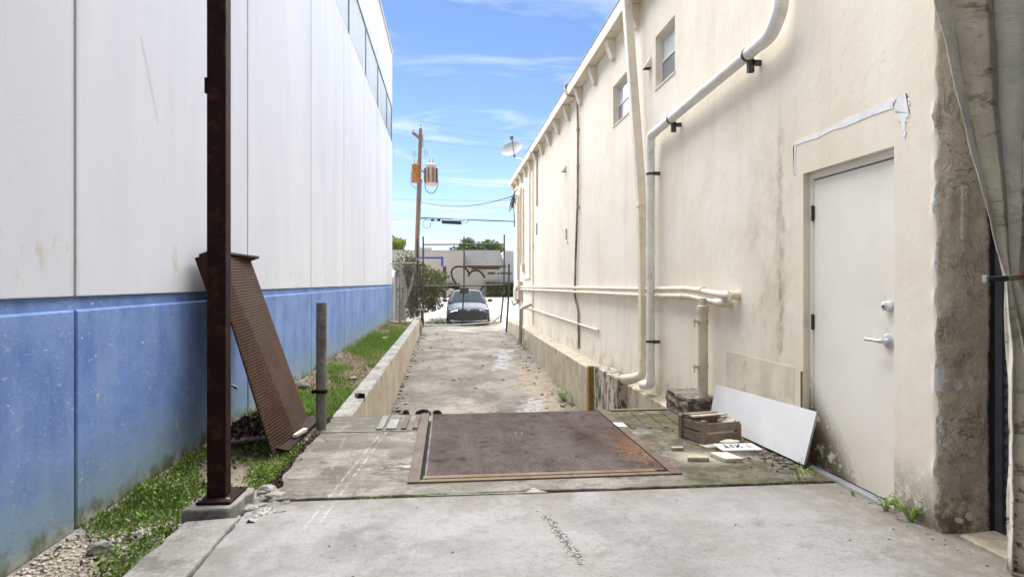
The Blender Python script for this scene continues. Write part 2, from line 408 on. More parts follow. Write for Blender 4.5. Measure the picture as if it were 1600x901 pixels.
def _plate_hue(n, c):
    X, Y = n.xyz(0), n.xyz(1)
    ew = n.mul(n.m_('SUBTRACT', n.noise(4, 8, 0.7), 0.5), 0.5)
    xx = n.m_('ADD', X, n.mul(n.m_('SUBTRACT', Y, 5.0), 0.0))
    w = n.mul(n.step(n.m_('ADD', xx, ew), 1.18, 1.45), n.band(n.m_('ADD', Y, ew), 4.75, 0.9))
    c = n.mix(n.mul(w, n.step(n.noise(12, 8, 0.75), 0.36, 0.56), 0.75), c, (0.20, 0.075, 0.03))
    w = n.mul(n.step(n.m_('ADD', xx, ew), 1.26, 1.44), n.band(n.m_('ADD', Y, ew), 4.55, 0.55), n.step(n.noise(26, 5), 0.40, 0.6))
    c = n.mix(n.mul(w, n.step(n.noise(45, 4, 0.7), 0.36, 0.50), 0.95), c, (0.52, 0.29, 0.10))
    w = n.mul(n.band(n.m_('ADD', xx, ew), 1.16, 0.2), n.band(n.m_('ADD', Y, ew), 5.2, 0.8))
    c = n.mix(n.mul(w, 0.6), c, (0.10, 0.045, 0.03))
    c = n.mix(n.mul(n.step(n.noise(2.0, 7, 0.7, 0.3, (3, 0.6, 1)), 0.46, 0.64), 0.5), c, (0.30, 0.25, 0.235))
    c = n.mix(n.mul(n.step(n.noise(3.5, 8, 0.75, 0.5), 0.54, 0.66), 0.6), c, (0.055, 0.033, 0.026))
    return c

def _leaf(name, stops, rough=0.55, trans=0.15):
    n = NM(name, rough, 0.25)
    c = n.ramp(n.island(), stops)
    c = n.mix(n.mul(n.step(n.noise(0.9, 5), 0.4, 0.65), 0.35), c, tuple(x * 0.55 for x in stops[0][1]))
    n.col(c)
    t = n.N.new("ShaderNodeBsdfTranslucent"); n.L.new(c, t.inputs[0])
    ms = n.N.new("ShaderNodeMixShader"); ms.inputs[0].default_value = trans
    n.L.new(n.b.outputs[0], ms.inputs[1]); n.L.new(t.outputs[0], ms.inputs[2])
    n.L.new(ms.outputs[0], n.N["Material Output"].inputs[0])
    return n.m

def _canvas(name, base, k):
    n = NM(name, 0.75, 0.25)
    c = n.mix(n.step(n.noise(4, 6, 0.6), 0.35, 0.68), base, tuple(x * 0.78 for x in base))
    c = n.mix(n.mul(n.step(n.noise(5, 9, 0.75, 0.5, (1, 1, 2.4)), 0.52, 0.66), k), c, (0.20, 0.16, 0.10))
    c = n.mix(n.mul(n.step(n.noise(8, 9, 0.78, 0.8, (1, 1, 2.0), (2, 0, 1)), 0.62, 0.67), min(1, k * 1.4)), c, (0.045, 0.04, 0.03))
    Z = n.xyz(2)
    m2 = n.mul(n.step(n.m_('ADD', Z, n.mul(n.noise(5, 6), 0.5)), 0.95, 0.6), n.step(n.noise(22, 8, 0.7), 0.56, 0.62))
    c = n.mix(n.mul(m2, 0.9), c, (0.05, 0.045, 0.03))
    n.col(c); n.bump(n.m_('ADD', n.mul(n.noise(6, 8, 0.75, 1.2, (1, 1, 3.0)), 0.7), n.mul(n.noise(5, 6, 0.7, 1.5, (2.5, 1, 0.8)), 0.8)), 0.6, 0.025)
    return n.m

def _wood(name, a, b):
    n = NM(name, 0.9, 0.15)
    c = n.mix(n.step(n.noise(9, 7, 0.7, 0, (1, 1, 1)), 0.3, 0.7), a, b)
    c = n.mix(n.mul(n.step(n.noise(16, 8, 0.7, 0, (0.8, 0.8, 5)), 0.48, 0.66), 0.6), c, tuple(x * 0.4 for x in a))
    n.col(c); n.bump(n.noise(16, 8, 0.7, 0, (0.8, 0.8, 5)), 0.4, 0.006)
    return n.m

def _glass(name, c, rough=0.06, spec=0.8):
    n = NM(name, rough, spec)
    n.col(n.mix(n.step(n.noise(1.3, 4, 0.6, 0, (1, 1, 0.4)), 0.3, 0.7), c, tuple(x * 1.25 for x in c)))
    return n.m

M = {}
M['stucco'] = _stucco(); M['trim'] = _trim(); M['bare'] = _oldstucco()
M['white_wall'] = _whitewall(); M['blue_wall'] = _bluewall()
M['front'] = conc("front_slab_concrete", (0.31, 0.302, 0.287), (0.235, 0.228, 0.213), (0.15, 0.142, 0.125), 0.6, 1.0, _front)
M['rear'] = conc("dock_slab_concrete", (0.30, 0.278, 0.24), (0.175, 0.16, 0.133), (0.07, 0.063, 0.05), 0.85, 1.5, _rear)
M['edge'] = conc("worn_edge_concrete", (0.36, 0.345, 0.315), (0.25, 0.235, 0.205), (0.10, 0.09, 0.07), 0.75, 1.6)
M['ramp'] = conc("ramp_concrete", (0.27, 0.25, 0.215), (0.20, 0.182, 0.153), (0.11, 0.098, 0.08), 0.7, 0.8, _ramp)
M['street'] = conc("street_concrete", (0.36, 0.345, 0.32), (0.29, 0.28, 0.26), (0.22, 0.21, 0.195), 0.5, 0.4)
def _rw(n, c):
    Z = n.xyz(2)
    w = n.step(n.noise(2.0, 8, 0.7, 0, (2.2, 2.2, 0.35)), 0.48, 0.66)
    c = n.mix(n.mul(w, 0.6), c, (0.36, 0.30, 0.20))
    w = n.mul(n.step(n.noise(3.0, 9, 0.75, 0, (1.6, 1.6, 0.6)), 0.56, 0.64), n.step(n.m_('ADD', Z, n.mul(n.noise(5), 0.3)), -0.35, 0.1))
    return n.mix(n.mul(w, 0.8), c, (0.10, 0.09, 0.07))
M['retain'] = conc("retaining_wall_render", (0.60, 0.53, 0.41), (0.48, 0.41, 0.305), (0.30, 0.24, 0.16), 0.6, 1.2, _rw)
M['retain_top'] = conc("ledge_top_render", (0.56, 0.49, 0.38), (0.44, 0.38, 0.29), (0.13, 0.115, 0.085), 0.6, 2.2)
def _mould(n, c):
    w = n.step(n.noise(4.0, 9, 0.75, 0.4, (2, 2, 0.9)), 0.49, 0.57)
    return n.mix(n.mul(w, 0.95), c, (0.035, 0.032, 0.026))
M['mould'] = conc("mouldy_concrete", (0.58, 0.52, 0.42), (0.42, 0.37, 0.29), (0.10, 0.09, 0.07), 0.7, 1.5, _mould)
M['block'] = conc("rough_block", (0.27, 0.23, 0.19), (0.15, 0.13, 0.105), (0.035, 0.03, 0.024), 0.8, 5.0)
M['rubble'] = conc("rubble_concrete", (0.46, 0.44, 0.40), (0.30, 0.28, 0.245), (0.14, 0.125, 0.10), 0.6, 4.0)
M['soil'] = conc("strip_soil", (0.26, 0.215, 0.155), (0.36, 0.31, 0.23), (0.13, 0.10, 0.07), 0.6, 2.0)
M['ground'] = conc("ground_dirt", (0.33, 0.29, 0.22), (0.27, 0.24, 0.18), (0.16, 0.14, 0.10), 0.5, 0.4)
M['rust_post'] = _rust("rusty_post_steel", (0.011, 0.0048, 0.0034), (0.024, 0.0092, 0.0058), (0.075, 0.027, 0.0125))
M['rust_ramp'] = _rust("rusty_tread_steel", (0.032, 0.0145, 0.0075), (0.050, 0.023, 0.0115), (0.020, 0.0095, 0.006), 0.75)
M['rust_tread'] = _rust("worn_tread_steel", (0.082, 0.041, 0.020), (0.125, 0.066, 0.033), (0.045, 0.021, 0.0115), 0.65)
M['plate'] = _rust("steel_cover", (0.075, 0.057, 0.050), (0.105, 0.082, 0.072), (0.048, 0.033, 0.027), 0.6, _plate_hue)
M['plate_tread'] = _rust("worn_cover_tread", (0.235, 0.188, 0.17), (0.32, 0.265, 0.245), (0.115, 0.080, 0.066), 0.45, _plate_hue)
M['plate_frame'] = _rust("steel_frame", (0.105, 0.076, 0.058), (0.15, 0.112, 0.088), (0.068, 0.038, 0.025), 0.7)
M['tan_steel'] = _rust("tan_steel", (0.15, 0.108, 0.068), (0.20, 0.15, 0.098), (0.10, 0.045, 0.021), 0.75)
M['dark'] = plain("shadow_gap_black", (0.02, 0.018, 0.016), 0.9)
M['galv'] = plain("galvanised_steel", (0.33, 0.33, 0.31), 0.5, 0.5, 0.4, 0.2, 9, ((0.16, 0.13, 0.09), 0.5))
M['gatesteel'] = plain("gate_steel", (0.075, 0.075, 0.075), 0.55, 0.4, 0.2, 0.25, 9, ((0.10, 0.07, 0.05), 0.6))
M['oldpipe'] = plain("weathered_bollard_steel", (0.20, 0.185, 0.165), 0.8, 0.3, 0.1, 0.35, 7, ((0.07, 0.06, 0.05), 0.7))
M['pvc'] = plain("white_pvc", (0.79, 0.77, 0.72), 0.5, 0.3, 0, 0.06, 3, ((0.45, 0.40, 0.31), 0.6))
M['beige_pipe'] = plain("beige_painted_pipe", (0.73, 0.65, 0.52), 0.55, 0.35, 0, 0.07, 4, ((0.45, 0.36, 0.24), 0.5))
M['standpipe'] = plain("tan_painted_pipe", (0.60, 0.52, 0.40), 0.6, 0.35, 0, 0.12, 6, ((0.30, 0.22, 0.14), 0.6))
M['clamp'] = plain("dark_clamp_iron", (0.06, 0.06, 0.06), 0.55, 0.4, 0.3)
M['hose'] = plain("weathered_cable_sheath", (0.25, 0.21, 0.155), 0.7, 0.3, 0, 0.6, 3)
M['black'] = plain("black_rubber", (0.022, 0.022, 0.022), 0.6)
M['meter'] = plain("meter_box_paint", (0.62, 0.56, 0.46), 0.6, 0.3, 0, 0.1, 5, ((0.30, 0.25, 0.18), 0.4))
M['alu'] = plain("aluminium_channel", (0.62, 0.64, 0.66), 0.35, 0.5, 0.7, 0.1, 8)
def _door():
    n = NM("door_paint", 0.55, 0.35)
    Z = n.xyz(2)
    c = n.mix(n.step(n.noise(1.2, 6), 0.35, 0.68), (0.83, 0.80, 0.725), (0.78, 0.74, 0.655))
    w = n.mul(n.step(n.m_('ADD', Z, n.mul(n.noise(4, 7), 0.6)), 0.95, 0.35), 0.4)
    c = n.mix(w, c, (0.66, 0.58, 0.44))
    v = n.mul(n.step(n.vor(14.0), 0.07, 0.04), n.step(Z, 0.7, 0.2), n.step(n.noise(3), 0.48, 0.6))
    c = n.mix(n.mul(v, 0.8), c, (0.18, 0.13, 0.08))
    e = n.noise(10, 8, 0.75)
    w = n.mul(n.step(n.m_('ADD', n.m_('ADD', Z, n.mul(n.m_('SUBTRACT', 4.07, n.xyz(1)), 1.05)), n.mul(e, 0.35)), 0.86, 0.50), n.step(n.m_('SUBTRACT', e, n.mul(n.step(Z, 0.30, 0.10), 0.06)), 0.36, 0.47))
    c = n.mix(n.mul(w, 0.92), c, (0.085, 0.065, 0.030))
    w = n.mul(n.band(n.xyz(1), 3.30, 0.20), n.band(Z, 1.05, 0.30), n.step(n.noise(9, 7, 0.7), 0.44, 0.62))
    c = n.mix(n.mul(w, 0.35), c, (0.45, 0.38, 0.28))
    n.col(c); n.bump(n.noise(18, 4), 0.05, 0.004)
    return n.m
M['door'] = _door()
M['patch'] = plain("white_patch_plaster", (0.80, 0.80, 0.80), 0.85, 0.2, 0, 0.06, 9, ((0.55, 0.54, 0.52), 0.7))
M['panelpatch'] = plain("tan_patch_board", (0.70, 0.63, 0.50), 0.85, 0.2, 0, 0.14, 4, ((0.47, 0.39, 0.27), 0.65))
M['shutter'] = plain("dark_shutter_steel", (0.085, 0.095, 0.11), 0.5, 0.4, 0.3, 0.2, 4)
M['board'] = plain("white_board", (0.82, 0.82, 0.82), 0.5, 0.4, 0, 0.03, 4, ((0.68, 0.67, 0.64), 0.3))
M['board_edge'] = plain("board_edge", (0.45, 0.43, 0.40), 0.8)
M['crate'] = _wood("weathered_crate_wood", (0.30, 0.235, 0.175), (0.185, 0.14, 0.105))
M['crate_pale'] = _wood("pale_weathered_wood", (0.52, 0.46, 0.38), (0.38, 0.32, 0.25))
M['yellow_wood'] = _wood("ochre_timber", (0.30, 0.20, 0.055), (0.22, 0.14, 0.04))
M['pole_wood'] = _wood("pole_timber", (0.20, 0.145, 0.105), (0.27, 0.20, 0.15))
M['tile'] = plain("cement_tile", (0.58, 0.53, 0.44), 0.9, 0.2, 0, 0.12, 9, ((0.30, 0.26, 0.19), 0.4))
M['tile_dark'] = plain("mossy_tile", (0.36, 0.33, 0.24), 0.9, 0.2, 0, 0.2, 12, ((0.12, 0.11, 0.06), 0.6))
M['sign_white'] = plain("sign_white", (0.72, 0.70, 0.66), 0.6, 0.3, 0, 0.06, 12, ((0.45, 0.40, 0.33), 0.5))
M['sign_black'] = plain("sign_lettering_black", (0.035, 0.035, 0.04), 0.6, 0.3, 0, 0.2, 20)
M['sign_red'] = plain("sign_lettering_faded_red", (0.50, 0.33, 0.28), 0.6, 0.3, 0, 0.2, 20)
M['canvas_a'] = _canvas("curtain_pale", (0.78, 0.76, 0.67), 0.4)
M['canvas_b'] = _canvas("curtain_stained", (0.76, 0.70, 0.56), 0.95)
M['canvas_c'] = _canvas("curtain_grey", (0.50, 0.46, 0.38), 0.8)
M['paint_red'] = plain("worn_red_paint", (0.33, 0.07, 0.06), 0.6, 0.3, 0, 0.2, 30, ((0.35, 0.30, 0.25), 0.6))
M['winframe'] = plain("window_aluminium", (0.62, 0.60, 0.55), 0.5, 0.4, 0.2, 0.08, 8)
M['pane_white'] = _glass("upper_pane", (0.50, 0.52, 0.52), 0.15)
M['pane_grey'] = _glass("screened_pane", (0.20, 0.205, 0.21), 0.3, 0.4)
M['band_glass'] = _glass("pale_band_glass", (0.165, 0.215, 0.275), 0.4, 0.15)
M['band_glass'].node_tree.nodes['Principled BSDF'].inputs['IOR'].default_value = 1.12
M['mullion'] = plain("mullion_steel", (0.13, 0.155, 0.19), 0.6)
M['car'] = plain("slate_blue_car_paint", (0.045, 0.057, 0.080), 0.42, 0.2, 0.0, 0.03, 2)
M['car'].node_tree.nodes['Principled BSDF'].inputs['IOR'].default_value = 1.25
M['car_glass'] = _glass("windscreen_glass", (0.02, 0.03, 0.037), 0.12, 0.14)
M['car_glass'].node_tree.nodes['Principled BSDF'].inputs['IOR'].default_value = 1.1
M['chrome'] = plain("chrome", (0.72, 0.73, 0.75), 0.15, 0.6, 0.9, 0.03, 8)
M['lamp'] = plain("headlamp_lens", (0.50, 0.53, 0.56), 0.08, 0.8, 0.3, 0.1, 20)
M['tyre'] = plain("tyre_rubber", (0.02, 0.02, 0.02), 0.8)
M['grille'] = plain("grille_black", (0.016, 0.016, 0.017), 0.4)
M['grille_bar'] = plain("grille_bar", (0.07, 0.07, 0.072), 0.35)
M['seat'] = plain("car_seat_fabric", (0.05, 0.05, 0.055), 0.9)
M['far_wall'] = plain("far_wall_cream", (0.60, 0.525, 0.43), 0.9, 0.2, 0, 0.08, 0.8)
M['far_white'] = plain("far_wall_white", (0.52, 0.50, 0.47), 0.9, 0.2, 0, 0.05, 0.8)
M['roofing'] = plain("grey_shingle", (0.085, 0.083, 0.08), 0.95, 0.05, 0, 0.2, 4)
M['far_brown'] = plain("dark_brown_beam", (0.06, 0.035, 0.028), 0.8)
M['mural_black'] = plain("mural_black_paint", (0.012, 0.012, 0.012), 0.8)
M['mural_pink'] = plain("mural_pink_paint", (0.55, 0.36, 0.32), 0.9, 0.2, 0, 0.2, 3)
M['blue_steel'] = plain("blue_painted_steel", (0.035, 0.06, 0.33), 0.5, 0.4)
M['terracotta'] = plain("terracotta", (0.30, 0.13, 0.075), 0.85)
M['rust_tank'] = _rust("rusted_transformer", (0.30, 0.115, 0.04), (0.42, 0.21, 0.09), (0.18, 0.06, 0.025))
M['grey_tank'] = _rust("grey_transformer", (0.58, 0.54, 0.47), (0.50, 0.43, 0.35), (0.34, 0.14, 0.06))
M['brown_fin'] = plain("rusty_fin", (0.22, 0.09, 0.05), 0.8)
M['ceramic'] = plain("grey_ceramic", (0.36, 0.35, 0.34), 0.35)
M['wire'] = plain("wire_black", (0.04, 0.04, 0.042), 0.7)
M['wire_grey'] = plain("wire_grey", (0.28, 0.28, 0.29), 0.6)
M['dish'] = plain("dish_grey", (0.27, 0.27, 0.27), 0.6)
M['weed'] = _leaf("weed_leaf", [(0, (0.085, 0.16, 0.022)), (0.5, (0.175, 0.31, 0.045)), (0.9, (0.31, 0.44, 0.09)), (1, (0.38, 0.34, 0.14))])
M['drygrass'] = _leaf("dry_grass", [(0, (0.22, 0.165, 0.085)), (0.5, (0.33, 0.26, 0.14)), (1, (0.17, 0.11, 0.06))])
M['litter'] = _leaf("leaf_litter", [(0, (0.09, 0.06, 0.04)), (0.5, (0.15, 0.105, 0.075)), (1, (0.055, 0.04, 0.03))], 0.9, 0.0)
M['tree_leaf'] = _leaf("tree_leaf", [(0, (0.045, 0.085, 0.015)), (0.6, (0.08, 0.13, 0.022)), (1, (0.13, 0.18, 0.035))])
M['yellow_leaf'] = _leaf("yellow_green_leaf", [(0, (0.11, 0.16, 0.02)), (0.6, (0.19, 0.24, 0.03)), (1, (0.28, 0.30, 0.05))])
M['bounce_white'] = plain("bounce_white_paint", (0.80, 0.79, 0.76), 0.8)  # white so the added bay bounces light onto pier and curtain
M['shrub_leaf'] = _leaf("shrub_leaf", [(0, (0.05, 0.075, 0.012)), (0.5, (0.10, 0.125, 0.02)), (1, (0.20, 0.20, 0.04))])
M['hedge_leaf'] = _leaf("hedge_leaf", [(0, (0.03, 0.06, 0.01)), (0.6, (0.055, 0.09, 0.017)), (1, (0.09, 0.13, 0.03))])
M['bark'] = _wood("bark", (0.16, 0.125, 0.095), (0.11, 0.085, 0.06))
M['pale_bark'] = _wood("pale_bark", (0.45, 0.42, 0.37), (0.33, 0.30, 0.25))
def _pebble():
    n = NM("pebbles", 0.9, 0.2)
    n.col(n.ramp(n.island(), [(0, (0.30, 0.27, 0.22)), (0.4, (0.46, 0.42, 0.35)), (0.75, (0.58, 0.55, 0.50)), (1, (0.20, 0.17, 0.13))]))
    return n.m
M['pebble'] = _pebble()

# ------------------------------------------------------------------ mesh helpers
def link(o, parent=None):
    COL.objects.link(o)
    if parent is not None:
        o.parent = parent
    return o
def wloc(o):
    v = Vector((0, 0, 0))
    while o is not None:
        v += o.location; o = o.parent
    return v
def tag(o, label=None, cat=None, group=None, kind=None):
    for k, v in (("label", label), ("category", cat), ("group", group), ("kind", kind)):
        if v: o[k] = v
    return o
def thing(name, loc, label, cat, group=None):
    e = bpy.data.objects.new(name, None)
    e.empty_display_size = 0.1; e.location = loc
    link(e); tag(e, label, cat, group)
    return e
def fillet(pts, rad, n=6):
    out = [Vector(pts[0])]
    for i in range(1, len(pts) - 1):
        p0, p, p1 = Vector(pts[i - 1]), Vector(pts[i]), Vector(pts[i + 1])
        a, b = (p0 - p), (p1 - p)
        r = min(rad, a.length * 0.49, b.length * 0.49)
        A, B = p + a.normalized() * r, p + b.normalized() * r
        for k in range(n + 1):
            t = k / n
            out.append(A * (1 - t) ** 2 + p * 2 * t * (1 - t) + B * t * t)
    out.append(Vector(pts[-1]))
    return out
class MB:
    """Collects shapes in world coordinates; build() links them as ONE mesh object."""
    def __init__(s): s.v = []; s.f = []; s.mi = []
    def add(s, vs, fs, mi=0):
        o = len(s.v); s.v += [tuple(v) for v in vs]
        s.f += [tuple(i + o for i in f) for f in fs]; s.mi += [mi] * len(fs)
        return s
    def box(s, x0, x1, y0, y1, z0, z1, mi=0):
        return s.add([(x0, y0, z0), (x1, y0, z0), (x1, y1, z0), (x0, y1, z0), (x0, y0, z1), (x1, y0, z1), (x1, y1, z1), (x0, y1, z1)],
                     [(3, 2, 1, 0), (4, 5, 6, 7), (0, 1, 5, 4), (1, 2, 6, 5), (2, 3, 7, 6), (3, 0, 4, 7)], mi)
    def obox(s, c, ux, uy, uz, mi=0):            # box from half vectors
        c, ux, uy, uz = map(Vector, (c, ux, uy, uz))
        vs = [c + ux * a + uy * b + uz * d for d in (-1, 1) for a, b in ((-1, -1), (1, -1), (1, 1), (-1, 1))]
        return s.add(vs, [(3, 2, 1, 0), (4, 5, 6, 7), (0, 1, 5, 4), (1, 2, 6, 5), (2, 3, 7, 6), (3, 0, 4, 7)], mi)
    def prism(s, outline, z0, z1, mi=0):         # ccw outline (x, y)
        n = len(outline)
        vs = [(x, y, z0) for x, y in outline] + [(x, y, z1) for x, y in outline]
        return s.add(vs, [tuple(range(n - 1, -1, -1)), tuple(range(n, 2 * n))] + [(i, (i + 1) % n, n + (i + 1) % n, n + i) for i in range(n)], mi)
    def prism_x(s, outline, x0, x1, mi=0):       # outline (y, z), extruded along x
        n = len(outline)
        vs = [(x0, y, z) for y, z in outline] + [(x1, y, z) for y, z in outline]
        return s.add(vs, [tuple(range(n - 1, -1, -1)), tuple(range(n, 2 * n))] + [(i, (i + 1) % n, n + (i + 1) % n, n + i) for i in range(n)], mi)
    def prism_y(s, outline, y0, y1, mi=0):       # outline (x, z), extruded along y
        n = len(outline)
        vs = [(x, y0, z) for x, z in outline] + [(x, y1, z) for x, z in outline]
        return s.add(vs, [tuple(range(n)), tuple(range(2 * n - 1, n - 1, -1))] + [(i, n + i, n + (i + 1) % n, (i + 1) % n) for i in range(n)], mi)
    def tube(s, pts, r, n=10, cap=True, mi=0):
        pts = [Vector(p) for p in pts]; m = len(pts)
        rs = list(r) if isinstance(r, (list, tuple)) else [r] * m
        t0 = (pts[1] - pts[0]).normalized()
        u = t0.orthogonal().normalized()
        rings = []
        for i in range(m):
            t = (pts[min(i + 1, m - 1)] - pts[max(i - 1, 0)]).normalized()
            u = (u - t * u.dot(t)).normalized(); w = t.cross(u)
            rings.append([pts[i] + (u * math.cos(2 * math.pi * k / n) + w * math.sin(2 * math.pi * k / n)) * rs[i] for k in range(n)])
        vs = [v for q in rings for v in q]
        fs = [(i * n + k, i * n + (k + 1) % n, (i + 1) * n + (k + 1) % n, (i + 1) * n + k) for i in range(m - 1) for k in range(n)]
        if cap: fs += [tuple(range(n - 1, -1, -1)), tuple(range((m - 1) * n, m * n))]
        return s.add(vs, fs, mi)
    def cyl(s, a, b, r, n=14, mi=0): return s.tube([a, b], r, n, True, mi)
    def hollow(s, a, b, r, wall, n=18):          # open pipe with a wall
        a, b = Vector(a), Vector(b); t = (b - a).normalized(); u = t.orthogonal().normalized(); w = t.cross(u)
        vs = []
        for p, q in ((a, r), (b, r), (b, r - wall), (b - t * 0.15, r - wall)):
            vs += [p + (u * math.cos(2 * math.pi * k / n) + w * math.sin(2 * math.pi * k / n)) * q for k in range(n)]
        fs = [(i * n + k, i * n + (k + 1) % n, (i + 1) * n + (k + 1) % n, (i + 1) * n + k) for i in range(3) for k in range(n)]
        fs.append(tuple(range(3 * n, 4 * n)))
        return s.add(vs, fs)
    def loft(s, rings, close=True, cap=True, mi=0):
        n = len(rings[0]); vs = [p for q in rings for p in q]
        fs = [(i * n + k, i * n + (k + 1) % n, (i + 1) * n + (k + 1) % n, (i + 1) * n + k) for i in range(len(rings) - 1) for k in range(n if close else n - 1)]
        if cap: fs += [tuple(range(n - 1, -1, -1)), tuple(range((len(rings) - 1) * n, len(rings) * n))]
        return s.add(vs, fs, mi)
    def build(s, name, mats, parent=None, smooth=False, bevel=0.0, seg=2, kind=None, label=None, angle=40):
        me = bpy.data.meshes.new(name)
        off = wloc(parent) if parent is not None else Vector((0, 0, 0))
        me.from_pydata([(v[0] - off.x, v[1] - off.y, v[2] - off.z) for v in s.v], [], s.f)
        for m in (mats if isinstance(mats, (list, tuple)) else [mats]): me.materials.append(m)
        me.polygons.foreach_set('material_index', s.mi)
        bm = bmesh.new(); bm.from_mesh(me); bmesh.ops.recalc_face_normals(bm, faces=bm.faces); bm.to_mesh(me); bm.free()
        o = bpy.data.objects.new(name, me); link(o, parent)
        if smooth:
            me.polygons.foreach_set('use_smooth', [True] * len(me.polygons))
            me.set_sharp_from_angle(angle=R(angle))
        if bevel:
            b = o.modifiers.new("bevel", 'BEVEL'); b.width = bevel; b.segments = seg; b.limit_method = 'ANGLE'; b.angle_limit = R(35)
        if kind: o["kind"] = kind
        if label: o["label"] = label
        return o
def npmesh(name, V, F, mats, parent=None, kind=None, mi=None, smooth=False):
    V = np.asarray(V, dtype=np.float32); F = np.asarray(F, dtype=np.int32)
    off = wloc(parent) if parent is not None else Vector((0, 0, 0))
    V = V - np.array(off, dtype=np.float32)
    me = bpy.data.meshes.new(name); k = F.shape[1]
    me.vertices.add(len(V)); me.vertices.foreach_set('co', V.ravel())
    me.loops.add(F.size); me.loops.foreach_set('vertex_index', F.ravel())
    me.polygons.add(len(F)); me.polygons.foreach_set('loop_start', np.arange(0, F.size, k, dtype=np.int32))
    for m in (mats if isinstance(mats, (list, tuple)) else [mats]): me.materials.append(m)
    if mi is not None: me.polygons.foreach_set('material_index', np.asarray(mi, dtype=np.int32))
    if smooth: me.polygons.foreach_set('use_smooth', np.ones(len(F), dtype=bool))
    me.update(calc_edges=True); me.validate()
    o = bpy.data.objects.new(name, me); link(o, parent)
    if kind: o["kind"] = kind
    return o
def copy_part(o, parent, delta):
    c = o.copy(); link(c, parent)
    c.location = Vector(o.location) + Vector(delta)
    return c
def leaves(P, size, updir=0.25, aspect=0.55):
    """Leaf-shaped quads at points P with random directions."""
    n = len(P)
    d = rng.normal(size=(n, 3)); d[:, 2] += updir; d /= np.linalg.norm(d, axis=1)[:, None]
    q = rng.normal(size=(n, 3)); w = np.cross(d, q); w /= np.linalg.norm(w, axis=1)[:, None]
    sz = size * rng.uniform(0.6, 1.3, n)[:, None]
    a = P; b = P + d * sz * 0.5 + w * sz * aspect * 0.5; c = P + d * sz; e = P + d * sz * 0.5 - w * sz * aspect * 0.5
    V = np.stack([a, b, c, e], 1).reshape(-1, 3)
    return V, np.arange(4 * n).reshape(n, 4)
def blades(P, h, wd, lean=0.35):
    n = len(P); ang = rng.uniform(0, 2 * math.pi, n)
    w = np.stack([np.cos(ang), np.sin(ang), np.zeros(n)], 1) * wd
    hh = h * rng.uniform(0.4, 1.2, n)
    tip = np.stack([rng.normal(0, lean, n) * hh, rng.normal(0, lean, n) * hh, hh], 1)
    V = np.stack([P - w, P + w, P + tip], 1).reshape(-1, 3)
    return V, np.arange(3 * n).reshape(n, 3)
def jitter(a, b, n, amp, seed=0):
    """Ragged line from a to b."""
    r = random.Random(seed); out = []
    a, b = Vector(a), Vector(b); d = (b - a); nrm = Vector((-d.y, d.x)).normalized(); off = 0
    for i in range(n + 1):
        off = off * 0.6 + r.uniform(-amp, amp)
        out.append(tuple(a + d * (i / n) + nrm * (off if 0 < i < n else 0)))
    return out
def blob(c, rad, seed, n=2, rough=0.35, sq=(1, 1, 1)):
    """Irregular stone: returns verts, faces."""
    r = random.Random(seed); bm = bmesh.new(); bmesh.ops.create_icosphere(bm, subdivisions=n, radius=1)
    ph = [r.uniform(0, 6) for _ in range(6)]
    vs = []
    for v in bm.verts:
        k = 1 + rough * (math.sin(v.co.x * 2.3 + ph[0]) * math.sin(v.co.y * 2.7 + ph[1]) + 0.6 * math.sin(v.co.z * 3.9 + ph[2]) + r.uniform(-0.25, 0.25))
        vs.append((c[0] + v.co.x * k * rad * sq[0], c[1] + v.co.y * k * rad * sq[1], c[2] + v.co.z * k * rad * sq[2]))
    fs = [tuple(x.index for x in f.verts) for f in bm.faces]; bm.free()
    return vs, fs

# ------------------------------------------------------------------ ground, slabs, ramp, street
WALL_R, WALL_L = 2.535, -2.03
YE = 22.6                                        # far end of the left building

def grid(name, xs, ys, zf, mat, kind='structure'):
    xs, ys = np.asarray(xs), np.asarray(ys); nx, ny = len(xs), len(ys)
    X, Y = np.meshgrid(xs, ys); Z = zf(X, Y)
    V = np.stack([X, Y, Z], -1).reshape(-1, 3)
    i = np.arange(nx * ny).reshape(ny, nx)
    F = np.stack([i[:-1, :-1], i[:-1, 1:], i[1:, 1:], i[1:, :-1]], -1).reshape(-1, 4)
    return npmesh(name, V, F, mat, kind=kind, smooth=True)

def street_z(y):
    return np.interp(y, [-900, 20.5, 22, 24, 30, 58, 62, 900], [-1.5, -1.5, -0.62, -0.50, -0.50, -0.12, -0.10, -0.10])
tag(grid("ground", [-900, -200, -60, -20, -5, 0, 5, 20, 60, 200, 900], [-900, -100, -20, 20.5, 22, 24, 27, 30, 40, 50, 58, 62, 100, 300, 900],
         lambda X, Y: street_z(Y) - 0.012, M['ground']), "bare dirt ground stretching out past the buildings")
tag(grid("street", [-80, -30, -10, -3, 0, 3, 10, 30, 80], [30.5, 34, 40, 46, 52, 57], lambda X, Y: street_z(Y) + 0.01, M['street']), "pale sunlit street crossing beyond the gate")
RZ = ([5.0, 6.0, 10.0, 16.0, 20.0, 24.0, 31.0], [-1.10, -1.06, -0.87, -0.56, -0.475, -0.475, -0.475])
def ramp_z(X, Y):
    z = np.interp(Y, *RZ)
    return z + 0.012 * np.sin(X * 5.1 + Y * 1.3) * np.sin(Y * 2.1 + X) + 0.008 * np.sin(X * 11 + 2) * np.sin(Y * 7)
def ramp_w(x, y):                                # ramp surface as one sheet, wider past the buildings
    return ramp_z(x, y)
tag(grid("ramp", np.linspace(-0.95, 2.22, 34), np.linspace(5.0, 31.0, 140), ramp_z, M['ramp']), "stained concrete ramp running down between the retaining walls")
tag(grid("driveway_apron", [-8, -5, -2.5, -0.951], [22.7, 26, 31], lambda X, Y: ramp_z(X, Y) - 0.008, M['soil']), "dirt verge beside the ramp mouth")

